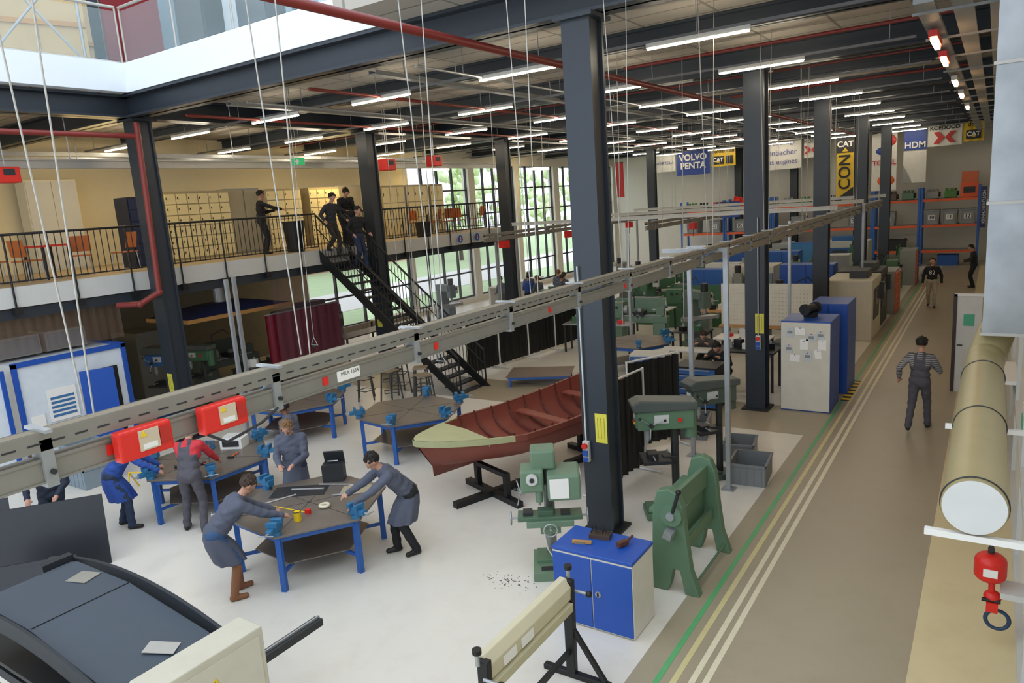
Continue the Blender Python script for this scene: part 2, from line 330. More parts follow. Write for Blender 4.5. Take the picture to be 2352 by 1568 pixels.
# ---------- below mezzanine
e=E('tool_office','white booth with blue edge trim and open blue door','booth',(-15.5,5.85,0))
b=B();b.bx(-2.2,0,0,2.15,0,2.35,M('#d3dbe2',.5));b.obj('wall_panel',e);b=B()
for y in(-.02,2.09):b.bx(-.02,.04,y,y+.09,0,2.38,blue)
b.bx(-.02,.04,-.02,2.18,2.3,2.4,blue);b.bx(-2.2,.02,2.1,2.19,2.3,2.4,blue);b.obj('trim',e)
B().box((.15,1.45,1.0),(.04,.62,1.95),blue,(0,0,-.4)).obj('door_leaf',e);B().bx(.005,.02,1.3,1.95,0,1.95,black).obj('doorway',e)
B().bx(.01,.03,.5,1.05,1.1,1.75,paper).obj('notice',e);B().bx(.01,.03,.15,.4,1.0,1.3,paper).obj('notice',e)
b=B()
for k in range(5):b.bx(.03,.035,.55,1.0,1.18+k*.09,1.23+k*.09,M('#3d6fa0'))
b.obj('printed_panel',e)
e=E('partition_panel','white partition with blue edge and red numbered sign','partition',(-15.5,3.8,0));B().bx(-.1,0,0,1.9,0,2.3,M('#d3dbe2')).obj('panel',e);B().bx(0,.02,1.25,1.5,1.5,1.75,red).obj('sign',e);txt('1',e,(.025,1.37,1.62),PY,PZ,.22,white,ex=.004);B().bx(0,.03,1.82,1.9,0,2.3,blue).obj('trim',e)
def curtain(loc,rz,L,z0,z1,m,lab,name='welding_curtain',frame=None,amp=.04,wl=.18):
    e=E(name,lab,'curtain',loc,rz);k=max(8,int(L/.05))
    rows=[[Vector((L*i/k,amp*math.sin(2*math.pi*L*i/k/wl)+.3*amp*math.sin(i*.7),z)) for i in range(k+1)] for z in(z0,z1)]
    B().loft(rows,m,closed=False).obj('curtain_sheet',e)
    if frame:
        for x in(0,L):
            b=B();b.cyl((x,0,0.02),(x,0,z1+.05),.02,frame,n=8);b.cyl((x,-.3,.03),(x,.3,.03),.02,frame,n=8);b.obj('post',e)
        B().cyl((0,0,z1+.03),(L,0,z1+.03),.02,frame,n=8).obj('top_bar',e)
    else:B().cyl((0,0,z1+.02),(L,0,z1+.02),.02,galv,n=8).obj('rail',e)
    return e
brn=M('#7a6456',.1,0,.1,3,None,0,.38);brn2=M('#6b5560',.1,0,.1,3,None,0,.33);redc=M('#74122a',.4,0,.1,3);blk=M('#0f1012',.35,0,.2)
curtain((-15.95,-1,0),H2,9.3,2.45,3.2,brn,'brown translucent strip curtain under the mezzanine',amp=.015)
curtain((-16,12.4,0),H2,3.4,.5,3.2,brn2,'brown translucent welding strip curtain',amp=.02)
curtain((-16,18,0),H2,5.6,.4,3.2,M('#aab2c4',.1,0,.1,3,None,0,.3),'clear plastic strip curtain with grey frame',amp=.02)
curtain((-16.3,12.3,0),H2,2.6,.4,2.2,redc,'dark red welding curtain hanging in booth',wl=.3)
for k,(y,z) in enumerate(((3.2,2.45),(4.2,2.45),(6.3,2.45),(7.2,2.45))):
    b=B();b.box((0,0,.2),(.7,.8,.4),grayp);b.box((.36,0,.2),(.02,.7,.3),M('#7b8086'));b.obj('storage_box',None,'grey storage box stacked above the booth',cat='box',loc=(-16.5,y,2.41 if k>1 else 2.31))
e=E('extraction_hood','wide extraction hood with navy canopy and wooden rim','hood',(-17.4,11.8,2.35))
def frus(b,w,d,z0,w2,d2,z1,m):b.loft([[Vector((x*a/2,y*c/2,z)) for x,y in((-1,-1),(1,-1),(1,1),(-1,1))] for a,c,z in((w,d,z0),(w2,d2,z1))],m,caps=True,sm=False);return b
frus(B(),1.8,3.2,.1,.5,1.2,.32,navy).obj('canopy',e);B().box((0,0,.05),(1.85,3.25,.1),wood).obj('rim',e);B().cyl((0,0,.32),(0,0,1.15),.18,galv,n=16).obj('duct',e)
# ---------- machines
def pillar_drill(loc,rz,m,lab,s=1.0):
    e=E('pillar_drill',lab,'drill press',loc,rz)
    b=B();b.box((0,.05,.05),(.42,.6,.1),m);b.box((0,-.05,.12),(.34,.36,.05),m);b.obj('base',e,bev=.015)
    B().cyl((0,.2,.1),(0,.2,1.5),.055,M('#3c403f',.35,.5),n=16).obj('column',e)
    b=B();b.box((0,-.08,.85),(.44,.4,.05),dark);b.box((0,.12,.84),(.14,.2,.1),dark);b.cyl((-.2,.15,.84),(-.32,.15,.84),.02,galv);b.obj('work_table',e,bev=.008)
    b=B();b.box((0,-.12,.91),(.2,.14,.07),dark);b.cyl((.1,-.12,.91),(.25,-.12,.91),.012,galv,n=8);b.obj('drill_vise',e)
    b=B();b.box((0,.06,1.44),(.28,.78,.28),m);b.ext([(-.18,-.38,1.57),(-.18,.5,1.57),(-.18,.5,1.68),(-.18,-.3,1.74),(-.18,-.42,1.68)],(.36,0,0),M('#4c5350',.4));b.obj('head',e,bev=.02)
    b=B();b.box((0,-.34,1.44),(.22,.02,.2),m);b.box((0,-.35,1.49),(.12,.01,.06),lgray);b.cyl((-.05,-.35,1.4),(-.05,-.37,1.4),.018,red);b.cyl((.05,-.35,1.4),(.05,-.37,1.4),.018,yellow);b.obj('control_panel',e)
    B().box((.145,.0,1.46),(.01,.2,.12),lgray).obj('side_plate',e);B().cyl((.14,.25,1.44),(.17,.25,1.44),.03,red).obj('stop_button',e)
    b=B();b.cyl((0,-.18,1.3),(0,-.18,1.12),.035,galv);b.cyl((0,-.18,1.12),(0,-.18,1.05),.02,galv,.01);b.obj('chuck',e)
    b=B()
    for k in range(3):
        t=k*2.094+.4;p=Vector((.15,-.15,1.38));d=Vector((.06,math.cos(t)*.2,math.sin(t)*.2));b.cyl(p,p+d,.008,galv,n=6);b.ell(p+d,.022,black,8)
    b.cyl((.12,-.15,1.38),(.2,-.15,1.38),.03,dark);b.obj('feed_handle',e)
    B().cyl((0,.42,1.15),(0,.42,1.55),.09,m,n=14).obj('motor',e)
    if s!=1:e.scale=(s,s,s)
    return e
pillar_drill((-3.95,9.55,0),-1.0,green,'tall green pillar drill with black table and red stop',1.05)
pillar_drill((-3.78,11.2,0),-.7,M('#4d5a50',.45),'dark green pillar drill beside grey crates',1.0)
e=E('milling_drill','light green milling and drilling machine with notices on its head','milling machine',(-4.62,7.42,0),.55)
mg=M('#69836b',.45,0,.08)
b=B();b.box((0,0,.06),(.5,.66,.12),mg);b.box((0,.1,.14),(.4,.35,.05),green);b.box((0,-.22,.125),(.3,.1,.01),dark);b.obj('base',e,bev=.015)
B().cyl((0,.15,.12),(0,.15,1.35),.07,M('#8b8f8c',.3,.6),n=18).obj('column',e)
b=B();b.box((0,-.1,.8),(.82,.26,.05),M('#4f6a54',.4));b.box((0,-.1,.74),(.6,.32,.08),mg);b.box((0,0,.66),(.26,.42,.14),mg);b.box((-.05,-.12,.86),(.2,.15,.07),M('#3f5a46'));b.box((.2,-.12,.84),(.12,.12,.04),dark);b.box((-.28,-.1,.85),(.12,.14,.05),dark);b.obj('cross_table',e,bev=.006)
for p,q,ax in(((-.4,-.1,.78),(-.5,-.1,.78),'X'),((.4,-.1,.78),(.48,-.1,.78),'X'),((0,-.25,.7),(0,-.34,.7),'Y')):
    b=B();b.cyl(p,q,.014,galv);b.ring(q,.085,.01,galv,14,ax);b.obj('handwheel',e)
b=B();b.box((.2,.02,1.2),(.42,.5,.34),mg);b.obj('head',e,bev=.03)
b=B();b.box((-.05,.15,1.5),(.32,.32,.26),mg);b.box((-.2,.05,1.26),(.3,.34,.3),mg);b.obj('gear_housing',e,bev=.03)
b=B();b.cyl((-.2,-.12,1.3),(-.2,-.16,1.3),.075,lgray);b.cyl((-.2,-.16,1.3),(-.2,-.18,1.3),.03,dark);b.obj('speed_dial',e)
B().box((.14,-.235,1.2),(.24,.006,.26),paper).obj('notice',e)
b=B();b.box((.415,.02,1.22),(.006,.34,.24),paper);b.ell((.42,.0,1.22),(.004,.08,.06),orange,12);b.obj('poster',e)
b=B();b.cyl((-.12,-.05,1.15),(-.12,-.05,.97),.05,mg);b.cyl((-.12,-.05,.97),(-.12,-.05,.92),.018,galv);b.obj('spindle',e)
b=B()
for k in range(3):
    t=k*2.094+.5;p=Vector((-.36,-.02,1.1));d=Vector((-.05,math.cos(t)*.2,math.sin(t)*.2));b.cyl(p,p+d,.009,galv,n=6);b.ell(p+d,.024,black,8)
b.cyl((-.3,-.02,1.1),(-.38,-.02,1.1),.035,galv);b.obj('feed_handle',e)
B().tube([(.0,.2,1.0),(-.1,.1,.6),(-.05,-.05,.3),(.02,-.1,.2)],.01,lgray).obj('coolant_hose',e)
b=B()
for k in range(60):
    a=R.uniform(0,6.28);r_=R.uniform(0,.45)**1;b.box((r_*math.cos(a),r_*.6*math.sin(a),.004),(R.uniform(.01,.03),.006,.004),M('#5a5a58',.4,.5),(0,0,a))
b.obj('metal_shavings',None,'scattered grey metal shavings on the floor',cat='shavings',loc=(-4.95,6.9,0),kind='stuff')
# shear
e=E('lever_shear','green cast guillotine shear with lever and tie rods','sheet shear',(-3.0,8.2,0))
for y in(-.64,.56):
    b=B();b.ext([(-.3,y,0),(-.1,y,0),(-.06,y,.1),(-.02,y,.3),(.06,y,.3),(.1,y,.1),(.12,y,0),(.3,y,0),(.2,y,.3),(.15,y,.7),(.12,y,1.1),(.05,y,1.27),(-.06,y,1.32),(-.2,y,1.27),(-.26,y,1.05),(-.28,y,.5)],(0,.13,0),green);b.obj('side_frame',e,bev=.015)
b=B();b.box((-.1,-.02,.78),(.14,1.1,.5),green);b.box((-.22,0,.98),(.22,1.16,.06),green);b.obj('table_beam',e,bev=.01)
b=B();b.ext([(.02,-.56,1.0),(.02,.56,.92),(.02,.56,1.2),(.02,-.56,1.24)],(-.06,0,0),green);b.box((-.02,-.02,.95),(.02,1.1,.05),galv,(.06,0,0));b.obj('blade_beam',e)
b=B();b.cyl((.0,-.72,1.02),(.0,-.6,1.02),.13,green,n=20);b.cyl((.0,-.75,1.02),(0,-.7,1.02),.05,galv,n=14);b.cyl((.0,-.7,1.0),(.12,-.76,1.35),.022,dark);b.ell((.12,-.76,1.35),.035,black,10);b.obj('lever',e)
for x in(.22,-.22):B().cyl((x,-.6,.12),(x,.62,.12),.016,green).obj('tie_rod',e)
B().box((.08,0,.55),(.02,1.12,.16),green).obj('rear_plate',e)
B().box((-.02,-.72,.8),(.1,.16,.1),galv,(0,.3,0)).obj('stop_block',e)
# folding machine
e=E('folding_machine','cream sheet folding machine on black splayed legs','folding machine',(-3.35,4.9,0))
for y in(-.75,.68):
    b=B();b.ext([(-.05,y,.05),(.05,y,.05),(.07,y,1.08),(-.04,y,1.08)],(0,.07,0),black);b.box((.05,y+.04,.03),(.75,.07,.06),black);b.box((.2,y+.04,.3),(.05,.05,.6),black,(0,-.6,0));b.obj('leg_frame',e,bev=.01)
b=B();b.ext([(-.06,-.7,.9),(.05,-.7,.88),(.06,-.7,1.02),(.0,-.7,1.1),(-.07,-.7,1.1)],(0,1.4,0),M('#cfc7aa',.5,0,.06));b.obj('clamping_beam',e,bev=.008)
b=B();b.box((.05,0,.82),(.07,1.34,.09),M('#bfb898'));b.obj('folding_leaf',e,bev=.008)
B().box((.0,0,.3),(.04,1.34,.05),black).obj('tie_bar',e)
for y in(-.4,-.12):B().box((.058,y,.96),(.004,.2,.12),paper,(0,-.07,0)).obj('notice',e)
for y in(-.78,.75):
    b=B();b.cyl((0,y,1.06),(0,y,1.18),.02,galv);b.cyl((0,y,1.17),(0,y,1.21),.04,black);b.obj('clamp_screw',e)
    b=B();b.cyl((.05,y,.95),(.2,y,.95),.015,galv);b.ell((.22,y,.95),.035,black,10);b.obj('clamp_handle',e)
# large machine bottom left
e=E('sheet_metal_machine','large dark grey machine with flat sloping cover and arched fins','sheet machine',(-6.55,2.8,0))
dm=M('#22272d',.6,.0);dm2=M('#414a55',.65,0,.06)
B().box((-.3,.15,.4),(2.9,.5,.8),dm).obj('base',e,bev=.03)
def arch(x):return 1.22+.25*(1-((x+.35)/1.7)**2)
xs=[-2.0+3.3*i/24 for i in range(25)]
for y in(.4,-.6):
    b=B();b.ext([(x,y,arch(x)+.03) for x in xs]+[(x,y,arch(x)-.13-(.25 if x>1.0 or x<-1.8 else 0)) for x in xs[::-1]],(0,.035,0),dm);b.obj('side_fin',e,bev=.006)
hz=[(-1.35,1.39),(-1.18,1.43),(-.2,1.44),(1.0,1.28),(1.15,1.24)]
b=B();b.loft([[Vector((x,-.52,z)),Vector((x,.36,z)),Vector((x,.36,z-.03)),Vector((x,-.52,z-.03))] for x,z in hz],dm2,closed=True,caps=True,sm=False);b.obj('cover',e,bev=.004)
B().box((-.2,-.08,1.445),(.008,.86,.004),black).obj('cover_seam',e);B().box((.9,-.0,1.305),(.26,.16,.006),alu,(0,.13,.6)).obj('metal_scrap',e);B().box((-.75,.2,1.442),(.24,.2,.006),M('#8f8c82'),(0,-.01,.3)).obj('paper_note',e)
B().box((-1.42,.25,1.38),(.1,.3,.14),dm).obj('cover_hinge',e);B().box((-.2,-.8,.95),(2.6,.12,.12),dm2).obj('guide_rail',e);B().box((-.2,-.45,.7),(2.4,.1,.1),dm).obj('guide_rail',e)
b=B();b.bx(1.2,1.3,.4,1.35,.86,.93,dark);b.bx(1.24,1.26,.4,1.35,.93,.95,galv);b.bx(1.2,1.3,.45,.55,0,.86,dark);b.obj('extension_arm',e)
B().box((-.3,-.1,.9),(2.9,.9,.04),M('#1a1d20')).obj('bed_plate',e)
e=E('control_cabinet','cream steel electrical control cabinet with warning triangle','cabinet',(-5.0,2.75,0))
B().box((0,0,.75),(.3,.95,1.5),M('#c4bfad')).obj('body',e,bev=.012);B().box((.155,0,.78),(.01,.85,1.3),M('#c8c3b2')).obj('door',e)
b=B();b.ext([(.162,-.06,1.22),(.162,.06,1.22),(.162,0,1.32)],(.003,0,0),yellow);b.obj('warning_sign',e)
b=B();b.ext([(.166,.0,1.30),(.166,-.02,1.26),(.166,.005,1.265),(.166,-.005,1.23),(.166,.02,1.275),(.166,-.0,1.27)],(.002,0,0),ink);b.obj('lightning_symbol',e)
b=B()
for k in range(3):b.cyl((.1,-.55-.03*k,1.0),(-.1,-.75,.3),.012,orange)
b.obj('cable_bundle',e)
for i,(p,q,h) in enumerate((((-11.7,3.3),(-10.55,4.75),1.0),((-13.0,3.7),(-12.3,4.2),.85),((-10.6,3.2),(-9.9,4.0),.55))):
    P=Vector((p[0],p[1],0));Q=Vector((q[0],q[1],0));b=B();b.ext([P,Q,Q+Vector((-.15,.1,h)),P+Vector((-.15,.1,h))],(.02,-.015,0),M('#2b2d33',.4,.2));b.obj('steel_sheet',None,'dark steel sheet leaning upright on rack',cat='sheet metal')
# blue cabinet
e=E('workshop_cabinet','low blue double-door cabinet with white side and blue top','cabinet',(-3.52,6.72,0))
b=B();b.box((0,0,.44),(.98,.56,.86),M('#d6d3c8'));b.obj('body',e,bev=.008)
B().box((0,0,.895),(.99,.58,.04),blue).obj('top_panel',e,bev=.008)
for x in(-.245,.245):
    d=B().box((x,-.285,.44),(.475,.02,.82),blue).obj('door',e,bev=.005)
    if x>0:
        b=B();b.cyl((.08,-.295,.46),(.08,-.31,.46),.035,galv);b.box((.08,-.313,.46),(.02,.01,.05),dark);b.obj('handle',d)
b=B();b.box((0,0,.025),(.24,.14,.05),M('#4a3a30'))
for k in range(14):b.cyl((-.1+.033*(k%7),-.03+.06*(k//7),.05),(-.1+.033*(k%7),-.03+.06*(k//7),.09+.03*(k%3)),.006,dark,n=6)
b.obj('drill_bit_block',None,'wooden block holding steel drill bits on the blue cabinet',cat='tool holder',loc=(-3.6,6.85,.915),rz=.2)
b=B();b.box((0,0,.02),(.22,.04,.03),wood);b.box((-.02,0,.015),(.12,.05,.03),M('#8a7a60'));b.obj('wire_brush',None,'small wooden hand brush on the blue cabinet',cat='brush',loc=(-3.72,6.62,.915),rz=.3)
b=B();b.box((0,0,.04),(.14,.06,.05),M('#5a3524'));b.cyl((.06,0,.04),(.18,.02,.06),.014,M('#5a3524'));b.obj('bench_brush',None,'brown hand brush lying on the blue cabinet',cat='brush',loc=(-3.28,6.75,.915),rz=1.2)
def tallcab(loc,w,d,h,mf,ms,lab,notes=0):
    e=E('storage_cabinet',lab,'cabinet',loc);B().box((0,0,h/2),(w,d,h),ms).obj('body',e,bev=.01)
    if notes:B().box((0,-d/2-.012,h/2),(w-.02,.02,h-.06),mf).obj('door',e,bev=.004)
    else:
        for q in(-1,1):B().box((q*w/4,-d/2-.012,h/2),(w/2-.02,.02,h-.06),mf).obj('door',e,bev=.004);B().box((q*.05,-d/2-.03,h/2),(.02,.02,.15),dark).obj('handle',e)
    if notes:
        for k,(x,z) in enumerate(((-.3,1.7),(-.1,1.72),(-.32,1.35),(-.02,1.45),(.12,1.6),(.25,1.25),(.05,1.2),(-.2,1.15),(.3,1.65),(.33,1.45))[:notes]):
            B().box((x,-d/2-.03,z),((.16,.2,.13)[k%3],.003,(.22,.15,.18)[k%3]),M('#f4f3ee') if k%2 else M('#c9d0d4'),(0,(.0,.05,-.12)[k%3],0)).obj('notice',e)
            B().cyl((x,-d/2-.03,z+.07),(x,-d/2-.04,z+.07),.01,[red,blue][k%2],n=8).obj('magnet',e)
            if k%2==0:B().box((x,-d/2-.034,z),(.1,.001,.06),grayp).obj('printed_text',e)
    return e
tallcab((-3.14,15.95,0),.98,1.0,1.93,M('#d8d4c6'),blue,'white-fronted blue cabinet covered with paper notices',10)
tallcab((-2.98,17.6,0),.8,1.1,2.05,blue,blue,'tall blue steel cabinet beside the aisle')
for x,y,w,d,h,mf,ms in((-10.2,33,2,.6,1.9,bluem,bluem),(-5.4,27,1.8,.8,1.9,blue,blue),(-9.2,29.6,1.4,.6,1.7,white,lgray),(-7.2,31.2,1.3,.8,2.0,bluem,bluem),(-12.5,30.4,1.5,.7,1.5,lgray,white),(-7.6,36.6,1.2,.6,1.9,M('#3c7fb5'),bluem),(-9.2,27.4,1.4,.6,1.7,bluem,bluem),(-12,36.5,1.2,.6,1.8,white,lgray),(-5.2,31.4,1.0,.7,1.8,grayp,lgray)):
    tallcab((x,y,0),w,d,h,mf,ms,'%s steel storage cabinet in the machine area'%('blue' if ms in(blue,bluem) else 'white'))
def lathe(loc,rz,m,lab):
    e=E('lathe_machine',lab,'lathe',loc,rz)
    b=B();b.box((-.7,0,.35),(.5,.5,.7),m);b.obj('pedestal',e,bev=.01);B().box((.75,0,.35),(.4,.45,.7),m).obj('pedestal',e,bev=.01)
    b=B();b.box((0,0,.8),(2.0,.3,.2),m);b.box((0,-.1,.92),(1.6,.05,.04),galv);b.box((0,.1,.92),(1.6,.05,.04),galv);b.obj('bed',e,bev=.01)
    b=B();b.box((-.72,0,1.1),(.55,.42,.5),m);b.cyl((-.8,-.22,1.2),(-.8,-.26,1.2),.05,dark);b.cyl((-.62,-.22,1.2),(-.62,-.26,1.2),.04,dark);b.obj('headstock',e,bev=.02)
    B().cyl((-.44,0,1.1),(-.32,0,1.1),.14,galv,n=16).obj('chuck',e)
    b=B();b.box((.1,-.05,1.0),(.3,.45,.12),dark);b.box((.1,-.05,1.1),(.12,.14,.1),galv);b.ring((.1,-.32,.9),.08,.01,galv,12,'Y');b.obj('carriage',e)
    b=B();b.box((.75,0,1.05),(.25,.2,.25),m);b.cyl((.62,0,1.1),(.5,0,1.1),.03,galv);b.obj('tailstock',e,bev=.01)
    B().tube([(-.2,.3,1.1),(-.2,.3,1.6),(0,.0,1.75),(.1,-.1,1.6)],.015,dark).obj('work_lamp',e)
    B().box((0,.32,1.2),(1.6,.02,.45),m).obj('splash_guard',e);return e
def kneemill(loc,rz,m,lab):
    e=E('knee_mill',lab,'milling machine',loc,rz)
    b=B();b.box((0,0,.08),(.6,1.0,.16),m);b.ext([(-.2,.1,.16),(-.2,.45,.16),(-.2,.45,1.5),(-.2,.15,1.5)],(.4,0,0),m);b.obj('frame',e,bev=.02)
    b=B();b.box((0,-.15,.7),(.3,.5,.35),m);b.box((0,-.15,.93),(1.1,.28,.1),galv);b.obj('knee_table',e,bev=.01)
    b=B();b.box((0,.05,1.62),(.32,.95,.25),m);b.obj('ram',e,bev=.02);b=B();b.box((0,-.4,1.5),(.26,.28,.5),m);b.cyl((0,-.4,1.75),(0,-.4,2.0),.11,dark);b.cyl((0,-.4,1.25),(0,-.4,1.1),.05,galv);b.obj('head',e,bev=.02)
    for x in(-.6,.6):B().ring((x,-.15,.93),.09,.012,galv,12,'X').obj('handwheel',e)
    b=B();b.box((.35,-.1,1.5),(.22,.12,.3),lgray);b.box((.35,-.165,1.55),(.16,.01,.1),dark);b.obj('control_panel',e);return e
for a in((-11,26.5,.4,dgreen,'green metal lathe with splash guard'),(-8.6,24.4,.2,dgreen,'green metal lathe in the machine area'),(-9.4,21.2,.1,M('#6d8a78'),'grey-green metal lathe in the machine area'),(-6.4,24.6,1.5,M('#5c6a66'),'dark grey-green lathe with steel chuck'),(-11.5,31.5,.2,dgreen,'green metal lathe in the machine area'),(-3.6,31.5,1.57,M('#b8b49f'),'cream metal lathe beside the aisle'),(-3.4,34.0,1.57,M('#55775a'),'green metal lathe beside the aisle'),(-6.2,33.5,1.57,M('#8f9a7a'),'pale green metal lathe in machine row'),(-8.9,33.9,1.57,M('#b8b49f'),'cream metal lathe in machine row'),(-3.5,39.5,1.57,M('#5f8a68'),'green metal lathe near the rack'),(-13.6,24.0,.2,M('#5d7a66'),'grey-green lathe near the curtain'),(-4.9,24.4,1.57,M('#8d9489'),'grey lathe behind the milling centre'),(-12.6,39.0,.1,dgreen,'green metal lathe near end wall')):
    lathe((a[0],a[1],0),a[2],a[3],a[4])
for x,y,r,m,l in((-10.6,28.8,.3,dgreen,'tall green knee milling machine'),(-12.4,28.0,.6,M('#4f7a5c'),'green knee milling machine by lathe'),(-6.4,29.6,.2,M('#6c8f7a'),'pale green knee milling machine'),(-8.6,31.6,-.4,M('#88917f'),'grey-green knee milling machine'),(-10.5,35.5,.3,M('#3f6f8f'),'blue-grey knee milling machine'),(-5.3,36.3,.2,dgreen,'green knee milling machine near rack'),(-7.4,21.1,.9,M('#5d6f66'),'grey-green knee milling machine by bench'),(-13.9,29.8,.2,M('#8a8f8c'),'grey knee milling machine near windows'),(-10.6,24.9,.1,dgreen,'green knee milling machine in the centre'),(-5.0,22.0,-.3,M('#4a5a55'),'dark green knee milling machine by column'),(-7.6,26.0,.3,M('#9a9c90'),'grey knee milling machine between cabinets'),(-9.0,36.0,.3,M('#a8a692'),'cream knee milling machine in far row')):kneemill((x,y,0),r,m,l)
def cnc(loc,rz,m1,m2,lab,w=1.9):
    e=E('milling_centre',lab,'machine tool',loc,rz)
    B().box((0,0,.9),(w,1.3,1.8),m1).obj('body',e,bev=.03);B().box((-.15,-.66,1.05),(w*.55,.03,.9),m2).obj('door',e,bev=.01)
    B().box((-.15,-.68,1.2),(w*.3,.01,.4),M('#4e565c',.1)).obj('window_pane',e)
    b=B();b.box((w*.38,-.72,1.3),(.3,.12,.5),m2);b.box((w*.38,-.785,1.4),(.2,.01,.16),M('#7a90a0'));b.obj('control_panel',e);B().box((0,-.2,1.9),(w*.5,.5,.25),m2).obj('top_housing',e,bev=.02)
cnc((-3.5,24.0,0),1.57,M('#c9c3b0'),M('#3a3d40'),'cream and dark grey milling centre beside aisle',1.9)
cnc((-3.55,26.2,0),1.57,M('#2b2e30'),M('#44484a'),'dark enclosed milling machine beside aisle',1.7)
cnc((-7.4,27.9,0),0,M('#c5c2b5'),M('#8a9092'),'white enclosed milling machine',1.5);cnc((-9.5,38.2,0),0,M('#9da3a4'),M('#333638'),'grey enclosed milling machine',2.2)
cnc((-6,38.5,0),0,M('#bfc3bb'),M('#2a63a0'),'white and blue enclosed machine tool',2.2)
def drawers(loc,rz,w,d,h,nr,m,mb,lab):
    e=E('drawer_cabinet',lab,'drawer cabinet',loc,rz);B().box((0,0,h/2),(w,d,h),mb).obj('body',e,bev=.008);hh=(h-.08)/nr
    for k in range(nr):
        o=B().box((0,-d/2-.012,.05+hh*(k+.5)),(w-.04,.025,hh-.02),m).obj('drawer',e,bev=.004);B().box((0,-d/2-.03,.05+hh*(k+.8)),(w*.7,.02,.02),galv).obj('handle',o)
    return e
for y,m in((28.2,orange),(29.0,orange),(35.9,orange),(36.7,navy)):drawers((-3.05,y,0),1.57,.75,.6,1.5,7,m,grayp,'%s workshop drawer cabinet beside aisle'%('orange' if m is orange else 'navy'))
drawers((-5.3,15.2,0),0,.95,.7,.95,6,M('#2d5d98'),black,'blue drawer cabinet beneath black bench top')
drawers((-6.9,16.2,0),.2,.9,.6,.9,5,M('#2d5d98'),lgray,'blue drawer cabinet with grey body near benches')
table((-4.75,17.0,0),0,1.4,.8,.95,black,'black workbench loaded with tools')
def tools(x0,x1,y0,y1,z,k,gr):
    for i in range(k):
        x=x0+(x1-x0)*(i+.5)/k;y=R.uniform(y0,y1);m=R.choice([galv,dark,bluem,paper,dgreen,red,lgray,black]);b=B();h=R.uniform(.06,.22)
        b.box((0,0,h/2),(.2,.14,h),m);b.cyl((.03,0,h),(.03,0,h+.06),.03,galv);b.cyl((-.1,0,h*.5),(-.18,0,h*.5),.015,dark)
        b.obj('bench_tool',None,'small workshop device lying on a workbench',cat='tool',loc=(x,y,z),rz=R.uniform(-.6,.6),group=gr)
tools(-5.35,-4.15,16.8,17.2,.95,5,'tools on the black bench')
e=E('bench_grinder','black twin-wheel grinder on the white cabinet','grinder',(-3.15,16,1.93),1.2);b=B();b.cyl((-.12,0,.18),(.12,0,.18),.09,black,n=16);b.box((0,0,.05),(.2,.2,.1),black);b.obj('motor',e);
for x in(-.2,.2):B().cyl((x-.03,0,.18),(x+.03,0,.18),.12,dark,n=18).obj('grinding_wheel',e)
e=E('perforated_panel','white perforated tool panels on bench stand','tool board',(-5.1,20,0))
for k in range(2):
    b=B();b.box((-.61+1.22*k,0,1.53),(1.2,.04,1.15),M('#d9d4c2'));
    for i in range(12):
        for j in range(9):b.box((-1.12+1.22*k+i*.09,-.022,1.1+j*.105),(.014,.004,.014),M('#77746a'))
    b.obj('panel',e)
B().box((0,.2,.92),(2.5,.7,.06),wood).obj('bench_top',e);PB('bench_leg',e,grayp,[((x,.2,.45),(.08,.6,.9)) for x in(-1.15,0,1.15)])
for x,y,r,w,d,m,l in((-9.6,22.8,0,1.5,.8,lgray,'light grey workbench in machine area'),(-6.8,22.7,0,2.0,.8,wood,'wooden workbench with tools'),(-12.2,22.6,0,2.2,.9,white,'white workbench in machine area'),(-12.2,33.6,0,2.4,.9,white,'white workbench near windows'),(-10.1,19.8,.1,2.2,.6,galv,'long galvanised steel bench'),(-6.9,19.2,0,1.0,.7,dark,'dark steel workbench by panels'),(-13.6,20.6,.2,1.6,.8,wood,'wooden workbench by the screens'),(-5.3,18.6,0,1.4,.7,white,'white bench in front of perforated panels')):
    table((x,y,0),r,w,d,.9,m,l);tools(x-w*.42,x+w*.42,y-.15,y+.15,.9,int(w*2.8),'tools on workbenches')
for k,(x,y) in enumerate(((-9.9,26.2),(-8.0,23.2),(-8.3,28.8),(-5.2,29.2),(-6.9,35.6),(-11,37.5),(-13.6,26.0),(-12.3,24.9))):
    e=E('tool_trolley',['red','blue'][k%2]+' wheeled tool trolley between machines','trolley',(x,y,0),k);m=[red,bluem][k%2];B().box((0,0,.5),(.6,.4,.7),m).obj('body',e,bev=.01)
    for j in range(4):B().box((0,-.21,.24+j*.17),(.54,.02,.15),lgray).obj('drawer',e)
    for a in(-.25,.25):
        for c in(-.15,.15):B().cyl((a-.02,c,.07),(a+.02,c,.07),.07,black,n=12).obj('wheel',e)
def crate(loc,rz,lab,d=(.6,.8,.35),m=M('#7c7f81')):
    e=E('plastic_crate',lab,'crate',loc,rz);x,y,z=d;b=B();b.box((0,0,.01),(x,y,.02),m)
    for s in(-1,1):b.box((s*x/2,0,z/2),(.02,y,z),m);b.box((0,s*y/2,z/2),(x,.02,z),m);b.box((s*(x/2+.01),0,z-.02),(.03,y+.05,.03),m);b.box((0,s*(y/2+.01),z-.02),(x+.05,.03,.03),m)
    for k in range(-2,3):b.box((k*x/5,-y/2-.012,z/2),(.012,.012,z),m)
    b.obj('body',e);return e
crate((-3.17,11.45,0),.1,'empty grey plastic crate beside pillar drill',(.56,.7,.35));crate((-3.6,12.35,0),.15,'empty grey plastic crate on the workshop floor',(.5,.6,.33))
crate((-4.8,13.3,0),.2,'grey plastic crate with metal offcuts')
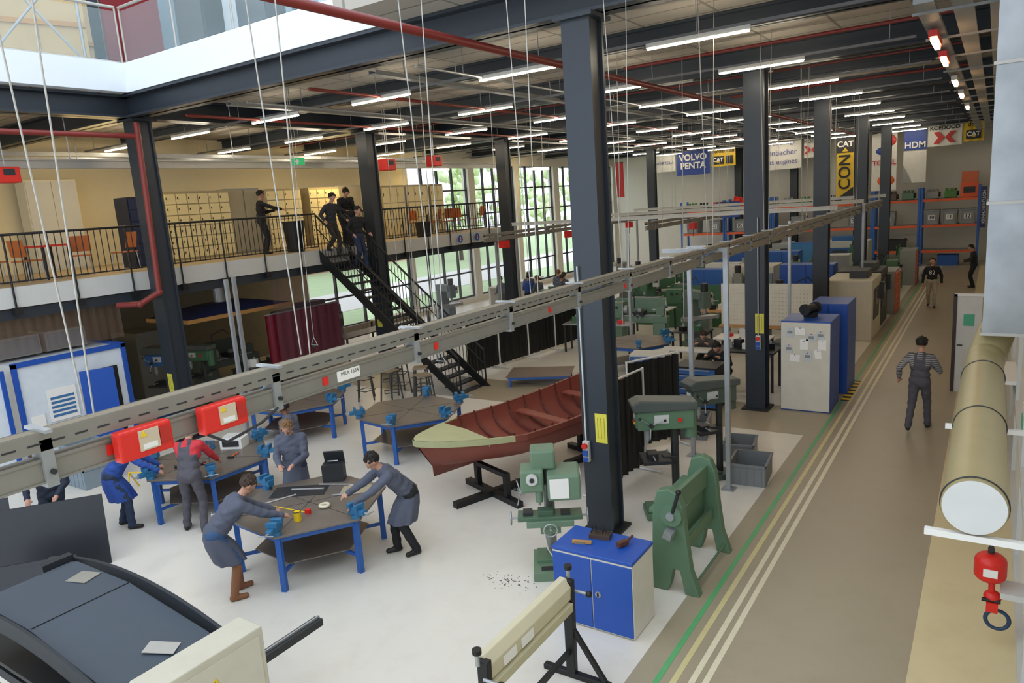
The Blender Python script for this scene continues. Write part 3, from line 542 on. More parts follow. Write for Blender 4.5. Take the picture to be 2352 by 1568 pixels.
# hex tables
topm=M('#7b726a',.38,.35,.2,3)
def make_vise(par,p,rz):
    v=E('vise','','',p,rz);del v['label'];del v['category'];v.parent=par
    b=B();b.cyl((0,0,0),(0,0,.05),.07,vise,n=12);b.box((0,-.02,.1),(.1,.2,.1),vise);b.box((0,-.06,.17),(.15,.06,.07),vise);b.obj('vise_body',v,bev=.008)
    b=B();b.box((0,.08,.17),(.15,.05,.07),vise);b.box((0,.12,.1),(.08,.14,.07),vise);b.obj('vise_jaw',v,bev=.006)
    b=B();b.cyl((0,.15,.1),(0,.26,.1),.016,galv,n=8);b.cyl((-.1,.25,.1),(.1,.25,.1),.008,galv,n=6);b.obj('vise_screw',v);return v
def hextable(loc,rz,lab,vs,r=1.1):
    e=E('hexagonal_workbench',lab,'workbench',loc,rz,'hexagonal welding workbenches')
    hx=lambda rr,z:[(rr*math.cos(math.radians(60*k)),rr*math.sin(math.radians(60*k)),z) for k in range(6)]
    B().ext(hx(r,.77),(0,0,.03),topm).obj('table_top',e,bev=.004)
    b=B()
    for k in range(3):b.box((0,0,.8),(2*r*.98,.008,.004),dark,(0,0,k*math.pi/3))
    b.obj('seam',e)
    B().ext(hx(r*.72,.27),(0,0,.015),topm).obj('lower_shelf',e)
    b=B();c=hx(r*.9,.72);c2=hx(r*.75,.25)
    for k in range(6):
        p=Vector(c[k]);q=Vector(c[(k+1)%6]);m=(p+q)/2;b.box(m,((q-p).length,.04,.07),bluem,(0,0,math.atan2(q.y-p.y,q.x-p.x)))
        p=Vector(c2[k]);b.box((p.x*.55,p.y*.55,.24),(p.xy.length*1.2,.04,.04),bluem,(0,0,math.atan2(p.y,p.x)))
    b.obj('frame',e)
    for k in range(6):
        p=Vector(c[k]);B().box((p.x,p.y,.38),(.07,.07,.76),bluem,(0,0,math.radians(60*k))).obj('leg',e)
    for k in vs:
        a=math.radians(60*k);make_vise(e,(r*.93*math.cos(a),r*.93*math.sin(a),.8),a-H2)
    return e
hextable((-7.9,6.28,0),-1.13,'hexagonal steel-topped workbench with blue legs, students measuring on it',(0,1,3,4,5))
hextable((-11.1,6.85,0),-1.6,'hexagonal workbench with blue legs and tools on top',(0,1,2,3,5))
hextable((-9.65,10.45,0),-1.2,'empty hexagonal workbench with blue legs and vices',(0,1,2,3,5))
hextable((-12.75,10.2,0),-1.0,'hexagonal workbench with blue legs and vices standing by booth',(0,1,2,3,4))
hextable((-8.0,17.9,0),-1.1,'hexagonal workbench with blue legs near curtains',(0,1,2,4),1.0)
def item(name,lab,cat,loc,fn,rz=0,**k):
    b=B();fn(b);return b.obj(name,None,lab,cat=cat,loc=loc,rz=rz,**k)
T=.8
item('adhesive_tape_roll','beige roll of adhesive tape on the workbench','tape',(-7.55,6.25,T+.025),lambda b:b.ring((0,0,0),.06,.024,cream))
item('yellow_can','yellow tin can with dark rim on the workbench','can',(-7.55,5.78,T),lambda b:(b.cyl((0,0,0),(0,0,.13),.05,yellow),b.ring((0,0,.13),.05,.006,dark)))
item('measuring_tape','red tape measure with yellow blade extended on the workbench','tape measure',(-7.6,6.0,T),lambda b:(b.box((0,0,.03),(.07,.05,.06),red),b.box((-.35,.05,.004),(.7,.02,.004),yellow,(0,0,-.1))),.2)
for x,y,r,w in((-8.3,6.6,.5,.5),(-8.05,6.9,.4,.5),(-7.6,6.7,.6,.4),(-8.4,6.1,1.2,.6),(-7.7,7.0,.2,.35)):
    item('steel_ruler','steel ruler lying on the workbench','ruler',(x,y,T+.008),lambda b:b.box((0,0,0),(w,.04,.004),M('#d8dadb',.25,.5)),r,group='rulers on the bench')
item('paper_sheet','brownish paper sheet on the workbench','paper',(-7.6,6.9,T+.003),lambda b:b.box((0,0,0),(.42,.3,.003),M('#a59a80')),.6)
item('steel_plate','dark steel plate lying on the workbench','metal plate',(-8.35,6.5,T+.003),lambda b:b.box((0,0,0),(.8,.4,.006),dark),.6)
def toolbox(b):b.box((0,0,.13),(.32,.2,.26),dark);b.box((0,.1,.34),(.3,.03,.18),dark,(.3,0,0));b.cyl((-.08,0,.3),(.08,0,.3),.01,galv)
item('tool_box','open black metal tool box standing on the workbench','toolbox',(-8.2,7.05,T),toolbox,.6)
item('power_supply','white and grey portable measuring device on the bench','device',(-11.2,7.45,T),lambda b:(b.box((0,0,.09),(.4,.3,.18),white),b.box((0,0,.2),(.3,.2,.05),lgray),b.box((0,-.16,.1),(.3,.01,.1),dark)),.5)
def basket(b):
    for z in(.01,.07,.13):
        for s in(-1,1):b.box((s*.15,0,z),(.01,.2,.015),vise);b.box((0,s*.1,z),(.3,.01,.015),vise)
    b.box((0,0,.005),(.3,.2,.01),vise)
    for k in(-.14,-.07,0,.07,.14):b.box((k,-.1,.07),(.01,.01,.14),vise);b.box((k,.1,.07),(.01,.01,.14),vise)
item('plastic_basket','small blue plastic basket on the workbench','basket',(-11.6,7.1,T),basket,.4)
for x,y,r in((-10.9,6.6,.3),(-11.2,6.3,1.2),(-10.7,7.0,2.0)):
    item('hammer','small hand tool with orange handle on the workbench','tool',(x,y,T+.02),lambda b:(b.cyl((0,0,0),(.25,0,0),.012,orange,n=8),b.box((0,0,0),(.04,.1,.03),dark)),r,group='hand tools on bench')
item('floor_stand','small yellow tubular floor stand','stand',(-13.1,6.4,0),lambda b:(b.tube([(0,0,.0),(0,.1,.35),(.5,.1,.35),(.5,0,0)],.015,yellow),b.tube([(0,.3,0),(0,.1,.35)],.015,yellow),b.tube([(.5,.3,0),(.5,.1,.35)],.015,yellow)),.4)
crate((-14.4,6.4,0),0,'grey-blue plastic crate beside booth',(.8,.6,.4),M('#8796a0'));crate((-14.4,6.4,.41),0,'grey-blue plastic crate stacked on another',(.8,.6,.4),M('#8796a0'))
# boat
bt=E('wooden_boat','open wooden rowing boat, red-brown hull with pale olive bow deck','boat',(-7.45,8.07,0),-math.atan2(.3,.954))
hullm=M('#854639',.5,0,.15,3);inm=M('#8a4638',.55,0,.18,4);olive=M('#b0b186',.5,0,.12,5)
L=4.7;NS=24
def st(t):
    hb=.88*min(1,(t/.33+.004))**.62*(1-.25*max(0,t-.6))
    sz=1.17-.16*math.sin(math.pi*min(1,t*1.05))+.08*t
    kz=.5;ky=.3*(1-t)**3;d=sz-kz;y=t*L
    pr=((1,0),(.99,.2),(.965,.42),(.88,.63),(.7,.82),(.4,.94),(.16,.985),(0,1))
    l=[Vector((-hb*a,y+ky*c,sz-d*c*(1 if a==0 else 1-.25*(1-t)**2))) for a,c in pr]
    return l+[Vector((-p.x,p.y,p.z)) for p in l[-2::-1]]
ST_=[st(i/NS) for i in range(NS+1)];NP=len(ST_[0])-1
b=B();b.loft(ST_,hullm,closed=False);ins=[[Vector((p.x*.955,p.y+.02,p.z+(.04 if j not in(0,NP) else 0))) for j,p in enumerate(s)] for i,s in enumerate(ST_)];b.loft(ins,inm,closed=False)
b.add(ST_[-1],[tuple(range(NP+1))],hullm);b.obj('hull',bt)
for s in(0,NP):
    b=B();g=[q[s] for q in ST_];sg=-1 if s==0 else 1
    for i,(p,q) in enumerate(zip(g,g[1:])):
        m=olive if i<7 else hullm;h=Vector((0,0,.08));w=Vector((.05*sg,0,0));b.loft([[p-w*.6-h,p+w*.4-h,p+w*.4+h*.2,p-w*.6+h*.2],[q-w*.6-h,q+w*.4-h,q+w*.4+h*.2,q-w*.6+h*.2]],m,caps=True,sm=False)
    b.obj('gunwale',bt)
k=5;b=B();b.loft([[ST_[i][0]+Vector((.0,0,.02)),Vector((0,ST_[i][0].y,ST_[i][0].z+.05)),ST_[i][NP]+Vector((0,0,.02))] for i in range(k+1)],olive,closed=False);s=ST_[k];b.add([s[0]+Vector((0,0,.02)),Vector((0,s[0].y,s[0].z+.05)),s[NP]+Vector((0,0,.02)),s[NP]-Vector((0,0,.12)),Vector((0,s[0].y,s[0].z-.12)),s[0]-Vector((0,0,.12))],[(0,1,2,3,4,5)],olive);b.obj('bow_deck',bt)
for i in(7,9,11,13,15,17,19,21):
    b=B();pts=ins[i]
    for p,q in zip(pts,pts[1:]):
        b.loft([[p+Vector((0,-.022,.0)),p+Vector((0,.022,.0)),p+Vector((0,.022,.05)),p+Vector((0,-.022,.05))],[q+Vector((0,-.022,0)),q+Vector((0,.022,0)),q+Vector((0,.022,.05)),q+Vector((0,-.022,.05))]],M('#6a382f',.5),caps=True,sm=False)
    b.obj('rib',bt)
for i in(14,20):
    s=ins[i];B().box((0,s[0].y,s[0].z-.17),(abs(s[0].x)*1.8,.2,.03),inm).obj('thwart',bt)
B().box((0,2.6,.59),(.4,3.0,.02),M('#6a4a44')).obj('floorboard',bt)
e=E('boat_stand','dark steel cross-shaped stand under boat bow','stand',(-6.75,9.1,0),-.35)
b=B();b.box((0,0,.05),(1.5,.12,.09),black);b.box((0,.0,.05),(.12,1.5,.1),black);b.obj('foot_beam',e)
for x in(-.42,.42):B().box((x,0,.29),(.09,.09,.42),black).obj('upright',e)
B().box((0,0,.46),(.9,.09,.07),black).obj('cross_bar',e)
dup(e,(-6.0,11.4,0),-.35)
# stools
e=E('workshop_stool','tall four-legged workshop stool with wooden seat','stool',(-12.6,13.0,0),0,'stools beside the stairs')
B().box((0,0,.8),(.36,.36,.04),M('#8c7f6a')).obj('seat',e,bev=.01)
for k in range(4):
    a=k*H2+.78;B().cyl((.2*math.cos(a),.2*math.sin(a),.78),(.28*math.cos(a),.28*math.sin(a),0),.02,M('#4b4d4e',.4,.3),n=6).obj('leg',e)
for z in(.25,.55):B().ring((0,0,z),.24,.012,M('#4b4d4e',.4,.3),4).obj('footrest',e)
for x,y in((-13.4,12.9),(-12.0,13.5),(-12.9,13.7),(-11.4,12.9)):dup(e,(x,y,0),x)
wfm=M('#d8d8d4')
for k in range(4):curtain((-12.1+.17*k,15.6+1.35*k,0),1.45,1.35,.12,1.75,blk,'black welding screen on white mobile frame','welding_screen',wfm)
curtain((-5.05,9.6,0),1.45,1.5,.15,1.8,blk,'black welding screen standing behind the boat','welding_screen',wfm)
curtain((-5.4,11.6,0),1.1,1.2,.15,1.75,blk,'black welding screen hanging near drills','welding_screen',wfm)
item('steel_base_plate','rusty steel plate on low blue frame','metal plate',(-9.9,15.9,0),lambda b:(b.box((0,0,.27),(1.7,1.1,.02),rust),b.box((0,-.5,.23),(1.6,.06,.06),bluem),b.box((0,.5,.23),(1.6,.06,.06),bluem),[b.box((x,y,.1),(.06,.06,.2),bluem) for x in(-.75,.75) for y in(-.5,.5)]),.4)
item('steel_trestle','low blue steel trestle','stand',(-6.1,14.2,0),lambda b:(b.box((0,0,.3),(1.0,.08,.08),bluem),b.box((0,.5,.3),(1.0,.08,.08),bluem),[b.box((x,y,.13),(.06,.06,.26),bluem) for x in(-.45,.45) for y in(0,.5)]),.1)
pillar_drill((-16.9,9.6,0),-1.2,M('#2f5f9a'),'blue pillar drill in the booth',1.1);pillar_drill((-17.2,10.7,0),-1.2,dgreen,'green pillar drill in the booth')
lathe((-18.4,12.4,0),1.57,M('#4a5550'),'dark grey lathe in the booth');cnc((-19,16,0),1.57,M('#55585a'),M('#333538'),'dark enclosed machine below mezzanine')
table((-17.3,16.8,0),1.57,2.2,.8,.9,dark,'dark workbench below mezzanine');tallcab((-20,9.0,0),1.5,.8,2,cream,cream,'cream cabinet in booth');tallcab((-20.4,11.0,0),1.3,.8,1.9,grayp,grayp,'grey cabinet in booth')
table((-16.8,12.4,0),1.57,1.6,.6,.85,dark,'dark workbench with parts in the booth');tools(-17.0,-16.6,11.9,12.9,.85,3,'parts on the booth bench')
table((-18.5,20,0),1.57,2.5,.8,.9,lgray,'grey workbench below mezzanine');kneemill((-18,22.2,0),1.2,M('#5a6d7a'),'grey-blue milling machine under mezzanine')
# ---------- overhead rail
def cable(x,y,z0,z1,dx=0,dy=0,r=.007,lab='thin steel suspension cable hanging from the ceiling'):
    B().cyl((0,0,0),(dx,dy,z1-z0),r,alu,n=5).obj('suspension_cable',None,lab,cat='cable',loc=(x,y,z0),group='suspension cables')
ralu=M('#8a877f',.42,.35,.14,6)
def railbeam(x,y0,y1,lab,marks=True,z=3.87):
    e=E('overhead_rail',lab,'crane rail',(x,y0,z));L=y1-y0
    tan=M('#7d735f',.6,.1,.2,3)
    b=B();b.bx(-.045,.045,0,L,.0,.035,tan);b.bx(.04,.05,0,L,-.05,.035,ralu);b.bx(-.05,-.04,0,L,-.05,.035,ralu)
    k=int(min(L,14)/.1)
    for i in range(k):b.bx(.05,.052,i*.1,i*.1+.055,-.018,-.01,dark)
    b.obj('upper_channel',e)
    b=B();b.bx(-.03,.03,0,L,-.195,-.09,ralu);b.bx(-.038,.038,0,L,-.2,-.19,ralu);b.bx(-.038,.038,0,L,-.1,-.085,ralu);b.obj('lower_beam',e)
    y=.6
    while y<L:
        b=B();b.bx(-.05,.05,y,y+.05,-.22,.0,grayp);b.bx(-.1,.1,y+.01,y+.04,.035,.05,galv);b.cyl((.05,y+.03,-.15),(.07,y+.03,-.15),.012,dark);b.obj('bracket',e);y+=1.25 if marks else 3
    return e
rl=railbeam(-3.5,-.5,30,'long aluminium crane rail with slotted channel and red boxes')
for y in (2.28,2.72):
    B().box((.09,y,-.13),(.07,.27,.15),red).obj('control_box',rl,label='red electrical control box with label plates',bev=.012)
    b=B();b.box((.128,y+.01,-.12),(.01,.1,.1),M('#c9b9a0'));b.box((.128,y+.09,-.12),(.01,.05,.08),M('#b5261c'));b.box((.134,y+.01,-.15),(.004,.07,.025),white);b.ext([(.134,y-.035,-.1),(.134,y+.0,-.1),(.134,y-.018,-.072)],(.003,0,0),yellow);b.obj('type_plate',rl)
B().box((.034,3.7,-.14),(.004,.2,.07),paper).obj('rating_label',rl);txt('MKA 1654',rl,(.037,3.71,-.13),PY,PZ,.036,ink);B().tube([(.12,2.6,-.2),(.13,2.7,-.27),(.1,2.95,-.24),(.06,3.1,-.2)],.008,dark).obj('cable_loop',rl)
for y in(2.15,3.5,4.6,6.3,8.0):B().box((.035,y,-.14),(.01,.04,.05),red).obj('marker',rl)
for x in(-8.5,-12.2):railbeam(x,20 if x>-10 else 17,40,'grey overhead crane rail above machine area',False)
for y in(20.5,25,30.5):
    b=B();b.bx(-13.5,-3.4,y-.05,y+.05,3.97,4.06,lgray);b.bx(-13.5,-3.4,y-.07,y+.07,4.06,4.08,lgray);b.obj('cross_rail',None,'white transverse crane rail on posts',cat='crane rail')
for x,y in((-8.5,24),(-12.2,22),(-12.2,27),(-8.5,31),(-12.2,18)):
    b=B();b.box((0,0,0),(.2,.3,.22),red);b.cyl((0,0,-.1),(0,0,-.35),.01,dark,n=6);b.obj('chain_hoist',None,'red chain hoist trolley under rail',cat='hoist',loc=(x,y,3.54))
for y in(1.6,2.9,4.2,5.6,7.6):
    for d in(-.04,.04):cable(-3.5+d,y,3.92,11 if y<7.5 else CZ,.0,d*6,.0045)
for y in(10.6,13.8,17,20.3,24):
    for d in(-.04,.04):cable(-3.5+d,y,3.92,CZ,.0,d*6)
for x,y in((-8.2,9.8),(-12.1,10.3),(-6,12.8),(-5.2,14),(-12,13),(-7,17.5),(-9.5,18.5),(-6.5,20.5),(-8.5,23),(-12.2,19),(-12.2,24),(-8.5,28),(-10,26),(-11,29),(-6,25),(-13,14.6),(-8.5,35),(-12.2,33),(-9,13),(-10.8,12.2),(-5.2,18.5),(-7.4,15.2),(-9.8,16.4)):
    cable(x,y,3.9 if y>15 else 2.2,CZ,.1)
for x,y in((-8.2,9.8),(-12.1,10.3)):
    e=E('lifting_hook','small steel lifting hook ring hanging on cable','hook',(x,y,2.0));B().tube([(0,0,.2),(-.1,0,.04),(.1,0,.04),(0,0,.2)],.008,galv).obj('hook_frame',e);B().cyl((0,0,.03),(0,0,.0),.05,dark).obj('weight',e)
def post(x,y,h,lab,arm=None):
    e=E('support_post',lab,'post',(x,y,0));B().box((0,0,h/2),(.07,.07,h),galv).obj('pole',e);B().box((0,0,.01),(.2,.2,.02),galv).obj('base_plate',e)
    if arm:B().box((arm/2,0,h-.03),(abs(arm),.06,.06),galv).obj('arm',e)
post(-3.35,10.85,3.86,'galvanised square post carrying crane rail',-1.0);post(-4.37,12.1,3.8,'galvanised square post beside drill press',.9);post(-8.7,19.1,3.8,'galvanised square post near welding area')
for x,y in((-13.6,9.6),(-13.3,9.2),(-12.5,18.0)):post(x,y,3.6,'galvanised square post carrying jib rail')
post(-4.3,19.2,3.8,'white post of crane rail');post(-3.4,25,3.96,'white post of crane rail');post(-13.4,20.5,3.96,'white post of crane rail');post(-13.4,30.5,3.96,'white post of crane rail')
# ---------- ceiling lamps
lt=E('linear_lamp','slim white linear ceiling light hanging on rail','lamp',(0,0,6.85),0,'linear ceiling lights')
B().box((0,0,0),(1.5,.035,.025),lamp).obj('diffuser',lt);B().box((0,0,.05),(1.54,.03,.07),lgray).obj('housing',lt)
first=True
for y in(10.75,14.2,17.6,21,24.5,28,31.4,34.8,38.2,41.6):
    for k in range(6 if y<24 else 5):
        x=-3.7-3.1*k
        if first:lt.location=(x,y,6.85);first=False
        else:dup(lt,(x,y,6.85),0)
    b=B();b.bx(-21,-1.2,y-.02,y+.02,6.93,6.97,M('#77787a',.4,.3))
    for k in range(10):b.bx(-20.5+2.1*k,-20.49+2.1*k,y-.005,y+.005,6.97,CZ,galv)
    b.obj('lamp_trunking',None,'grey trunking rail carrying linear lights',cat='lamp rail',group='lamp rails')
def pipe(pts,r,m,lab,name='sprinkler_pipe',cat='pipe'):
    b=B();b.tube([Vector(p) for p in pts],r,m,10);
    for p in pts[1:-1]:b.ell(p,r*1.3,m,10)
    if pts[0][2]>6.7 and pts[0][0]==pts[-1][0]:
        for y in range(10,40,6):b.cyl((pts[0][0],y,pts[0][2]),(pts[0][0],y,CZ),.008,galv,n=5)
    return b.obj(name,None,lab,cat=cat)
pipe([(-5.9,3,6.85),(-5.9,42,6.85)],.055,dred,'long dark red sprinkler pipe below ceiling')
pipe([(-9.9,9,6.9),(-9.9,42,6.9)],.03,dred,'dark red sprinkler branch pipe');pipe([(-13.5,9,6.9),(-13.5,40,6.9)],.03,dred,'dark red sprinkler branch pipe')
pipe([(-5.9,13.1,7.05),(-.4,13.1,7.05)],.03,dred,'dark red sprinkler branch pipe')
pipe([(-5.9,19.8,7.05),(-.4,19.8,7.05)],.03,dred,'dark red sprinkler branch pipe')
for y in(16.6,23.6,27,30.3,33.9):pipe([(-20,y,7.08),(-.6,y,7.08)],.02,[dred,dark][int(y)%2],'thin sprinkler branch pipe running between beams')
pipe([(-14.8,8.7,6.9),(-14.8,8.6,3.4),(-14.9,8.2,3.2),(-15.4,8.0,3.2)],.06,dred,'thick dark red riser pipe on steel column')
pipe([(-14.6,2,6.6),(-14.6,8.5,6.6)],.05,dred,'dark red horizontal pipe joining column riser')
pipe([(-7.5,9,6.9),(-7.5,42,6.9)],.02,galv,'thin galvanised conduit below ceiling','conduit_pipe');pipe([(-11.6,9,6.9),(-11.6,42,6.9)],.02,galv,'thin galvanised conduit below ceiling','conduit_pipe')
for x in(-12.4,-8.6):
    b=B();b.bx(x-.07,x+.07,9.2,42,6.96,6.975,grayp);b.bx(x-.08,x-.07,9.2,42,6.96,7.03,grayp);b.bx(x+.07,x+.08,9.2,42,6.96,7.03,grayp);[b.cyl((x,y,6.97),(x,y,CZ),.01,galv,n=5) for y in range(10,42,5)];b.obj('cable_tray',None,'galvanised cable tray below ceiling',cat='cable tray')
b=B()
for x in(-.75,-.4,-.05):b.bx(x-.1,x+.1,9.5,42,6.55,6.6,grayp)
for y in range(10,42,2):b.bx(-.9,.1,y,y+.03,6.52,6.55,grayp)
b.obj('cable_tray',None,'galvanised cable tray along side wall',cat='cable tray')
for y in(11.5,13.5,17,20,24):
    e=E('wall_lamp','bright warm linear lamp beneath cable tray','lamp',(-.75,y,6.4),0,'lamps under the side tray');B().box((0,0,0),(.06,.9,.04),M('#ffc890',.5,0,0,5,None,30)).obj('diffuser',e);B().box((0,0,.06),(.1,1,.08),red if y<14 else lgray).obj('housing',e)
e=E('air_duct','large galvanised rectangular air duct with seams','duct',(.2,9.0,0))
dg=M('#9a9ea1',.3,.85,.3,3)
b=B();b.bx(-.25,.24,-.45,.3,3.1,7.0,dg);b.bx(-.2,.24,-.4,.25,7.0,CZ,dg);b.obj('duct_body',e)
for z in(3.1,4.4,5.7,7.0):B().bx(-.27,.24,-.47,.32,z,z+.03,alu).obj('flange',e)
e=E('insulated_pipe','thick beige insulated pipe with white end cap','pipe',(-.02,4.75,2.8))
pm=M('#9c8e66',.4,0,.08);B().cyl((0,0,0),(0,3.7,0),.172,pm,n=40).obj('pipe_body',e);B().cyl((0,-.012,0),(0,.0,0),.165,M('#d0d2d2'),n=40).obj('end_cap',e)
for y in(.04,1.6,3.2):B().ring((0,y,0),.174,.006,dark,40,'Y').obj('strap',e)
for y in(0,2.2):B().bx(-.25,.465,y,y+.04,-.22,-.18,white).obj('support_bracket',e)
b=B();b.tube([(0,3.7,0),(.02,3.95,.05),(.1,4.15,.3)],.17,pm,20);b.obj('elbow',e)
e=E('fire_extinguisher','rounded red fire extinguisher vessel with valve on wall','fire extinguisher',(.13,8.0,.55))
b=B();b.cyl((0,0,.24),(0,0,.38),.14,red,n=24);b.ell((0,0,.38),(.14,.14,.09),red,24);b.ell((0,0,.24),(.14,.14,.08),red,24);b.obj('tank',e,);b=B();b.cyl((0,0,.45),(0,0,.52),.03,dark);b.box((0,-.03,.53),(.04,.1,.03),dark);b.obj('valve',e)
b=B();b.cyl((.02,0,.17),(.02,0,.05),.03,red);b.ell((.03,0,.0),(.08,.07,.07),red,14);b.box((.03,-.05,-.08),(.1,.08,.1),red);b.cyl((-.06,-.05,-.02),(.1,-.05,-.02),.02,black);b.obj('pump_valve',e);b=B();b.ring((.08,0,-.24),.1,.02,M('#25405f'),20,'Y');b.obj('hose',e);B().box((.2,0,.1),(.22,.3,.06),lgray).obj('wall_bracket',e);B().box((-.0,-.142,.31),(.12,.01,.08),paper).obj('label_plate',e)
e=E('workshop_door','open white door with green sign in dark frame','door',(-.55,18.0,0));B().box((.2,0,1.05),(.46,.05,2.1),M('#cfd0cb')).obj('door_leaf',e,bev=.005);b=B();b.box((-.06,0,1.08),(.07,.08,2.16),M('#3a2e2a'));b.box((.2,0,2.14),(.56,.08,.06),white);b.obj('frame',e);B().box((.2,-.03,1.6),(.2,.01,.25),M('#4fae8a')).obj('sign',e);B().cyl((0,-.04,1.05),(.1,-.04,1.05),.012,dark).obj('handle',e)
e=E('coat_rack','row of blue work jackets hanging on wall hooks','coat rack',(.15,13.5,0))
for k in range(4):B().ell((-.08,k*.3,1.0),(.13,.14,.42),M('#1d2b52'),12).obj('jacket',e)
B().box((.15,.45,1.45),(.25,1.4,.06),white).obj('hook_rail',e)
item('notice_board','white board with green edge on the wall','sign',(.43,10.6,1.6),lambda b:(b.box((0,0,0),(.03,.6,.4),white),b.box((-.02,0,0),(.01,.3,.2),M('#4fae8a'))))
def sock(x,y,z,lab='red and blue power sockets mounted on steel column'):
    e=E('socket_box',lab,'socket',(x,y,z));B().box((0,0,0),(.1,.07,.3),lgray).obj('housing',e,bev=.01);b=B();b.cyl((0,-.03,.09),(0,-.08,.09),.04,red);b.obj('red_socket',e);PB('blue_socket',e,blue,[((0,-.04,-.02),(.08,.03,.08)),((0,-.04,-.11),(.08,.03,.06))])
    B().cyl((0,0,.15),(0,0,2.6),.012,lgray,n=6).obj('conduit',e)
sock(-4.63,8.52,1.25);sock(-4.02,15.17,1.5)
def colnote(x,y,z,lab='yellow notice sheet taped on steel column'):
    e=E('notice_sheet',lab,'notice',(x,y,z));B().box((0,0,0),(.18,.004,.42),M('#d9d04a')).obj('sheet',e)
    for k in range(3):B().box((-.05+.05*k,-.004,0),(.008,.002,.3),M('#a09030')).obj('marking',e)
colnote(-4.4,8.55,1.6,);colnote(-15.1,8.7,1.35);colnote(-15.1,15.4,1.6);colnote(-4.0,15.2,1.9)
e=E('exit_sign','green illuminated exit sign hanging from ceiling','sign',(-15.4,13.3,6.2),.6);B().box((0,0,0),(.36,.05,.18),M('#1e9e58',.4,0,0,5,None,.6)).obj('panel',e);B().ext([(-.08,-.03,-.01),(.0,-.03,.06),(.08,-.03,-.01),(.02,-.03,-.01),(.02,-.03,-.07),(-.02,-.03,-.07),(-.02,-.03,-.01)],(0,-.003,0),white).obj('arrow',e);B().cyl((0,0,.09),(0,0,CZ-6.2),.006,galv,n=5).obj('hanger',e)
# ---------- far rack
def rackbay(x0,x1,lab):
    e=E('pallet_rack',lab,'rack',(x0+.06,43.0,0),0,'pallet racks');w=x1-x0-.12
    PB('upright',e,bluem,[((x,y,2.0),(.1,.08,4.0)) for x in(0,w) for y in(0,1.1)])
    for z in(.75,2.05,3.35):
        PB('beam',e,orange,[((w/2,y,z),(w,.06,.12)) for y in(0,1.1)]);B().box((w/2,.55,z+.05),(w,1.1,.03),grayp).obj('shelf',e)
bays=[(-16,-13.3),(-13.3,-10.6),(-10.6,-8),(-8,-5.4),(-5.4,-3.2),(-3.2,-.6)]
for a,c in bays:rackbay(a,c,'blue and orange pallet rack against end wall')
nums=['01','03','05','06','07','08','09','10','11','12'];nx=[-15.3,-13.9,-12.4,-11.2,-9.2,-6.3,-4.7,-2.68,-1.9,-1.12]
bm_=M('#8f9294')
for t,x in zip(nums,nx):
    e=E('storage_bin','grey plastic pallet box with number plate on rack','storage bin',(x,43.5,2.13),0,'numbered pallet boxes');frus(B(),.64,.9,0,.7,1.0,.72,bm_).obj('body',e);b=B();b.box((0,-.51,.66),(.72,.04,.06),M('#76797b'));b.obj('rim',e)
    PB('rib',e,M('#76797b'),[((k,-.49,.3),(.03,.03,.5)) for k in(-.27,.27)]);B().box((0,-.53,.36),(.3,.01,.24),white).obj('number_plate',e);txt(t,e,(0,-.54,.36),NX,PZ,.24,ink,ex=.006)
for k,x in enumerate((-15.4,-14.7,-13.9,-11.7,-11.0,-9.8,-8.9,-7.4,-6.2,-4.6,-3.8,-2.7,-1.9)):
    m=[M('#4a7a3a'),dark,red,M('#5b5048'),green,grayp][k%6];e=E('engine_part',['green','black','red','brown','green','grey'][k%6]+' engine block on upper rack shelf','engine',(x,43.5,3.43),0,'engines on the rack');B().box((0,0,.18),(.55,.5,.36),m).obj('block',e,bev=.03);b=B();[b.cyl((q,0,.36),(q,0,.48),.07,m) for q in(-.18,0,.18)];b.cyl((.27,0,.2),(.36,0,.2),.12,dark);b.obj('cylinder_head',e)
item('orange_crate','stacked orange transport crates on the rack','crate',(-1.1,43.5,3.43),lambda b:(b.box((0,0,.35),(.75,.8,.7),orange),b.box((0,0,.98),(.7,.7,.55),M('#c8643a')),b.box((0,-.41,.35),(.5,.02,.3),dark)))
item('red_hoist_machine','bright red engine hoist part on the rack','machine',(-12.6,43.4,3.43),lambda b:(b.ell((0,0,.35),(.25,.25,.35),red),b.tube([(-.3,0,.0),(-.2,0,.7),(.2,0,.6),(.3,0,.1)],.06,red)))
for k in range(9):
    x=(-15.1,-14.1,-12.5,-11.4,-9.3,-7.3,-6.2,-4.3,-1.9)[k];crate((x,43.5,.83 if k%2 else 0.0),0,['blue','grey'][k%2]+' plastic crate stored on lower rack',(.9,.8,.55),bluem if k%2==0 else dark)
e=E('rack_end_sign','navy vertical sign with white lettering on rack end','sign',(-.5,42.9,0));B().bx(-.08,.14,-.02,.0,1.9,3.9,navy).obj('panel',e);txt('MOTORTECHNIEK',e,(.03,-.03,2.9),(0,0,-1),(1,0,0),.2,white)
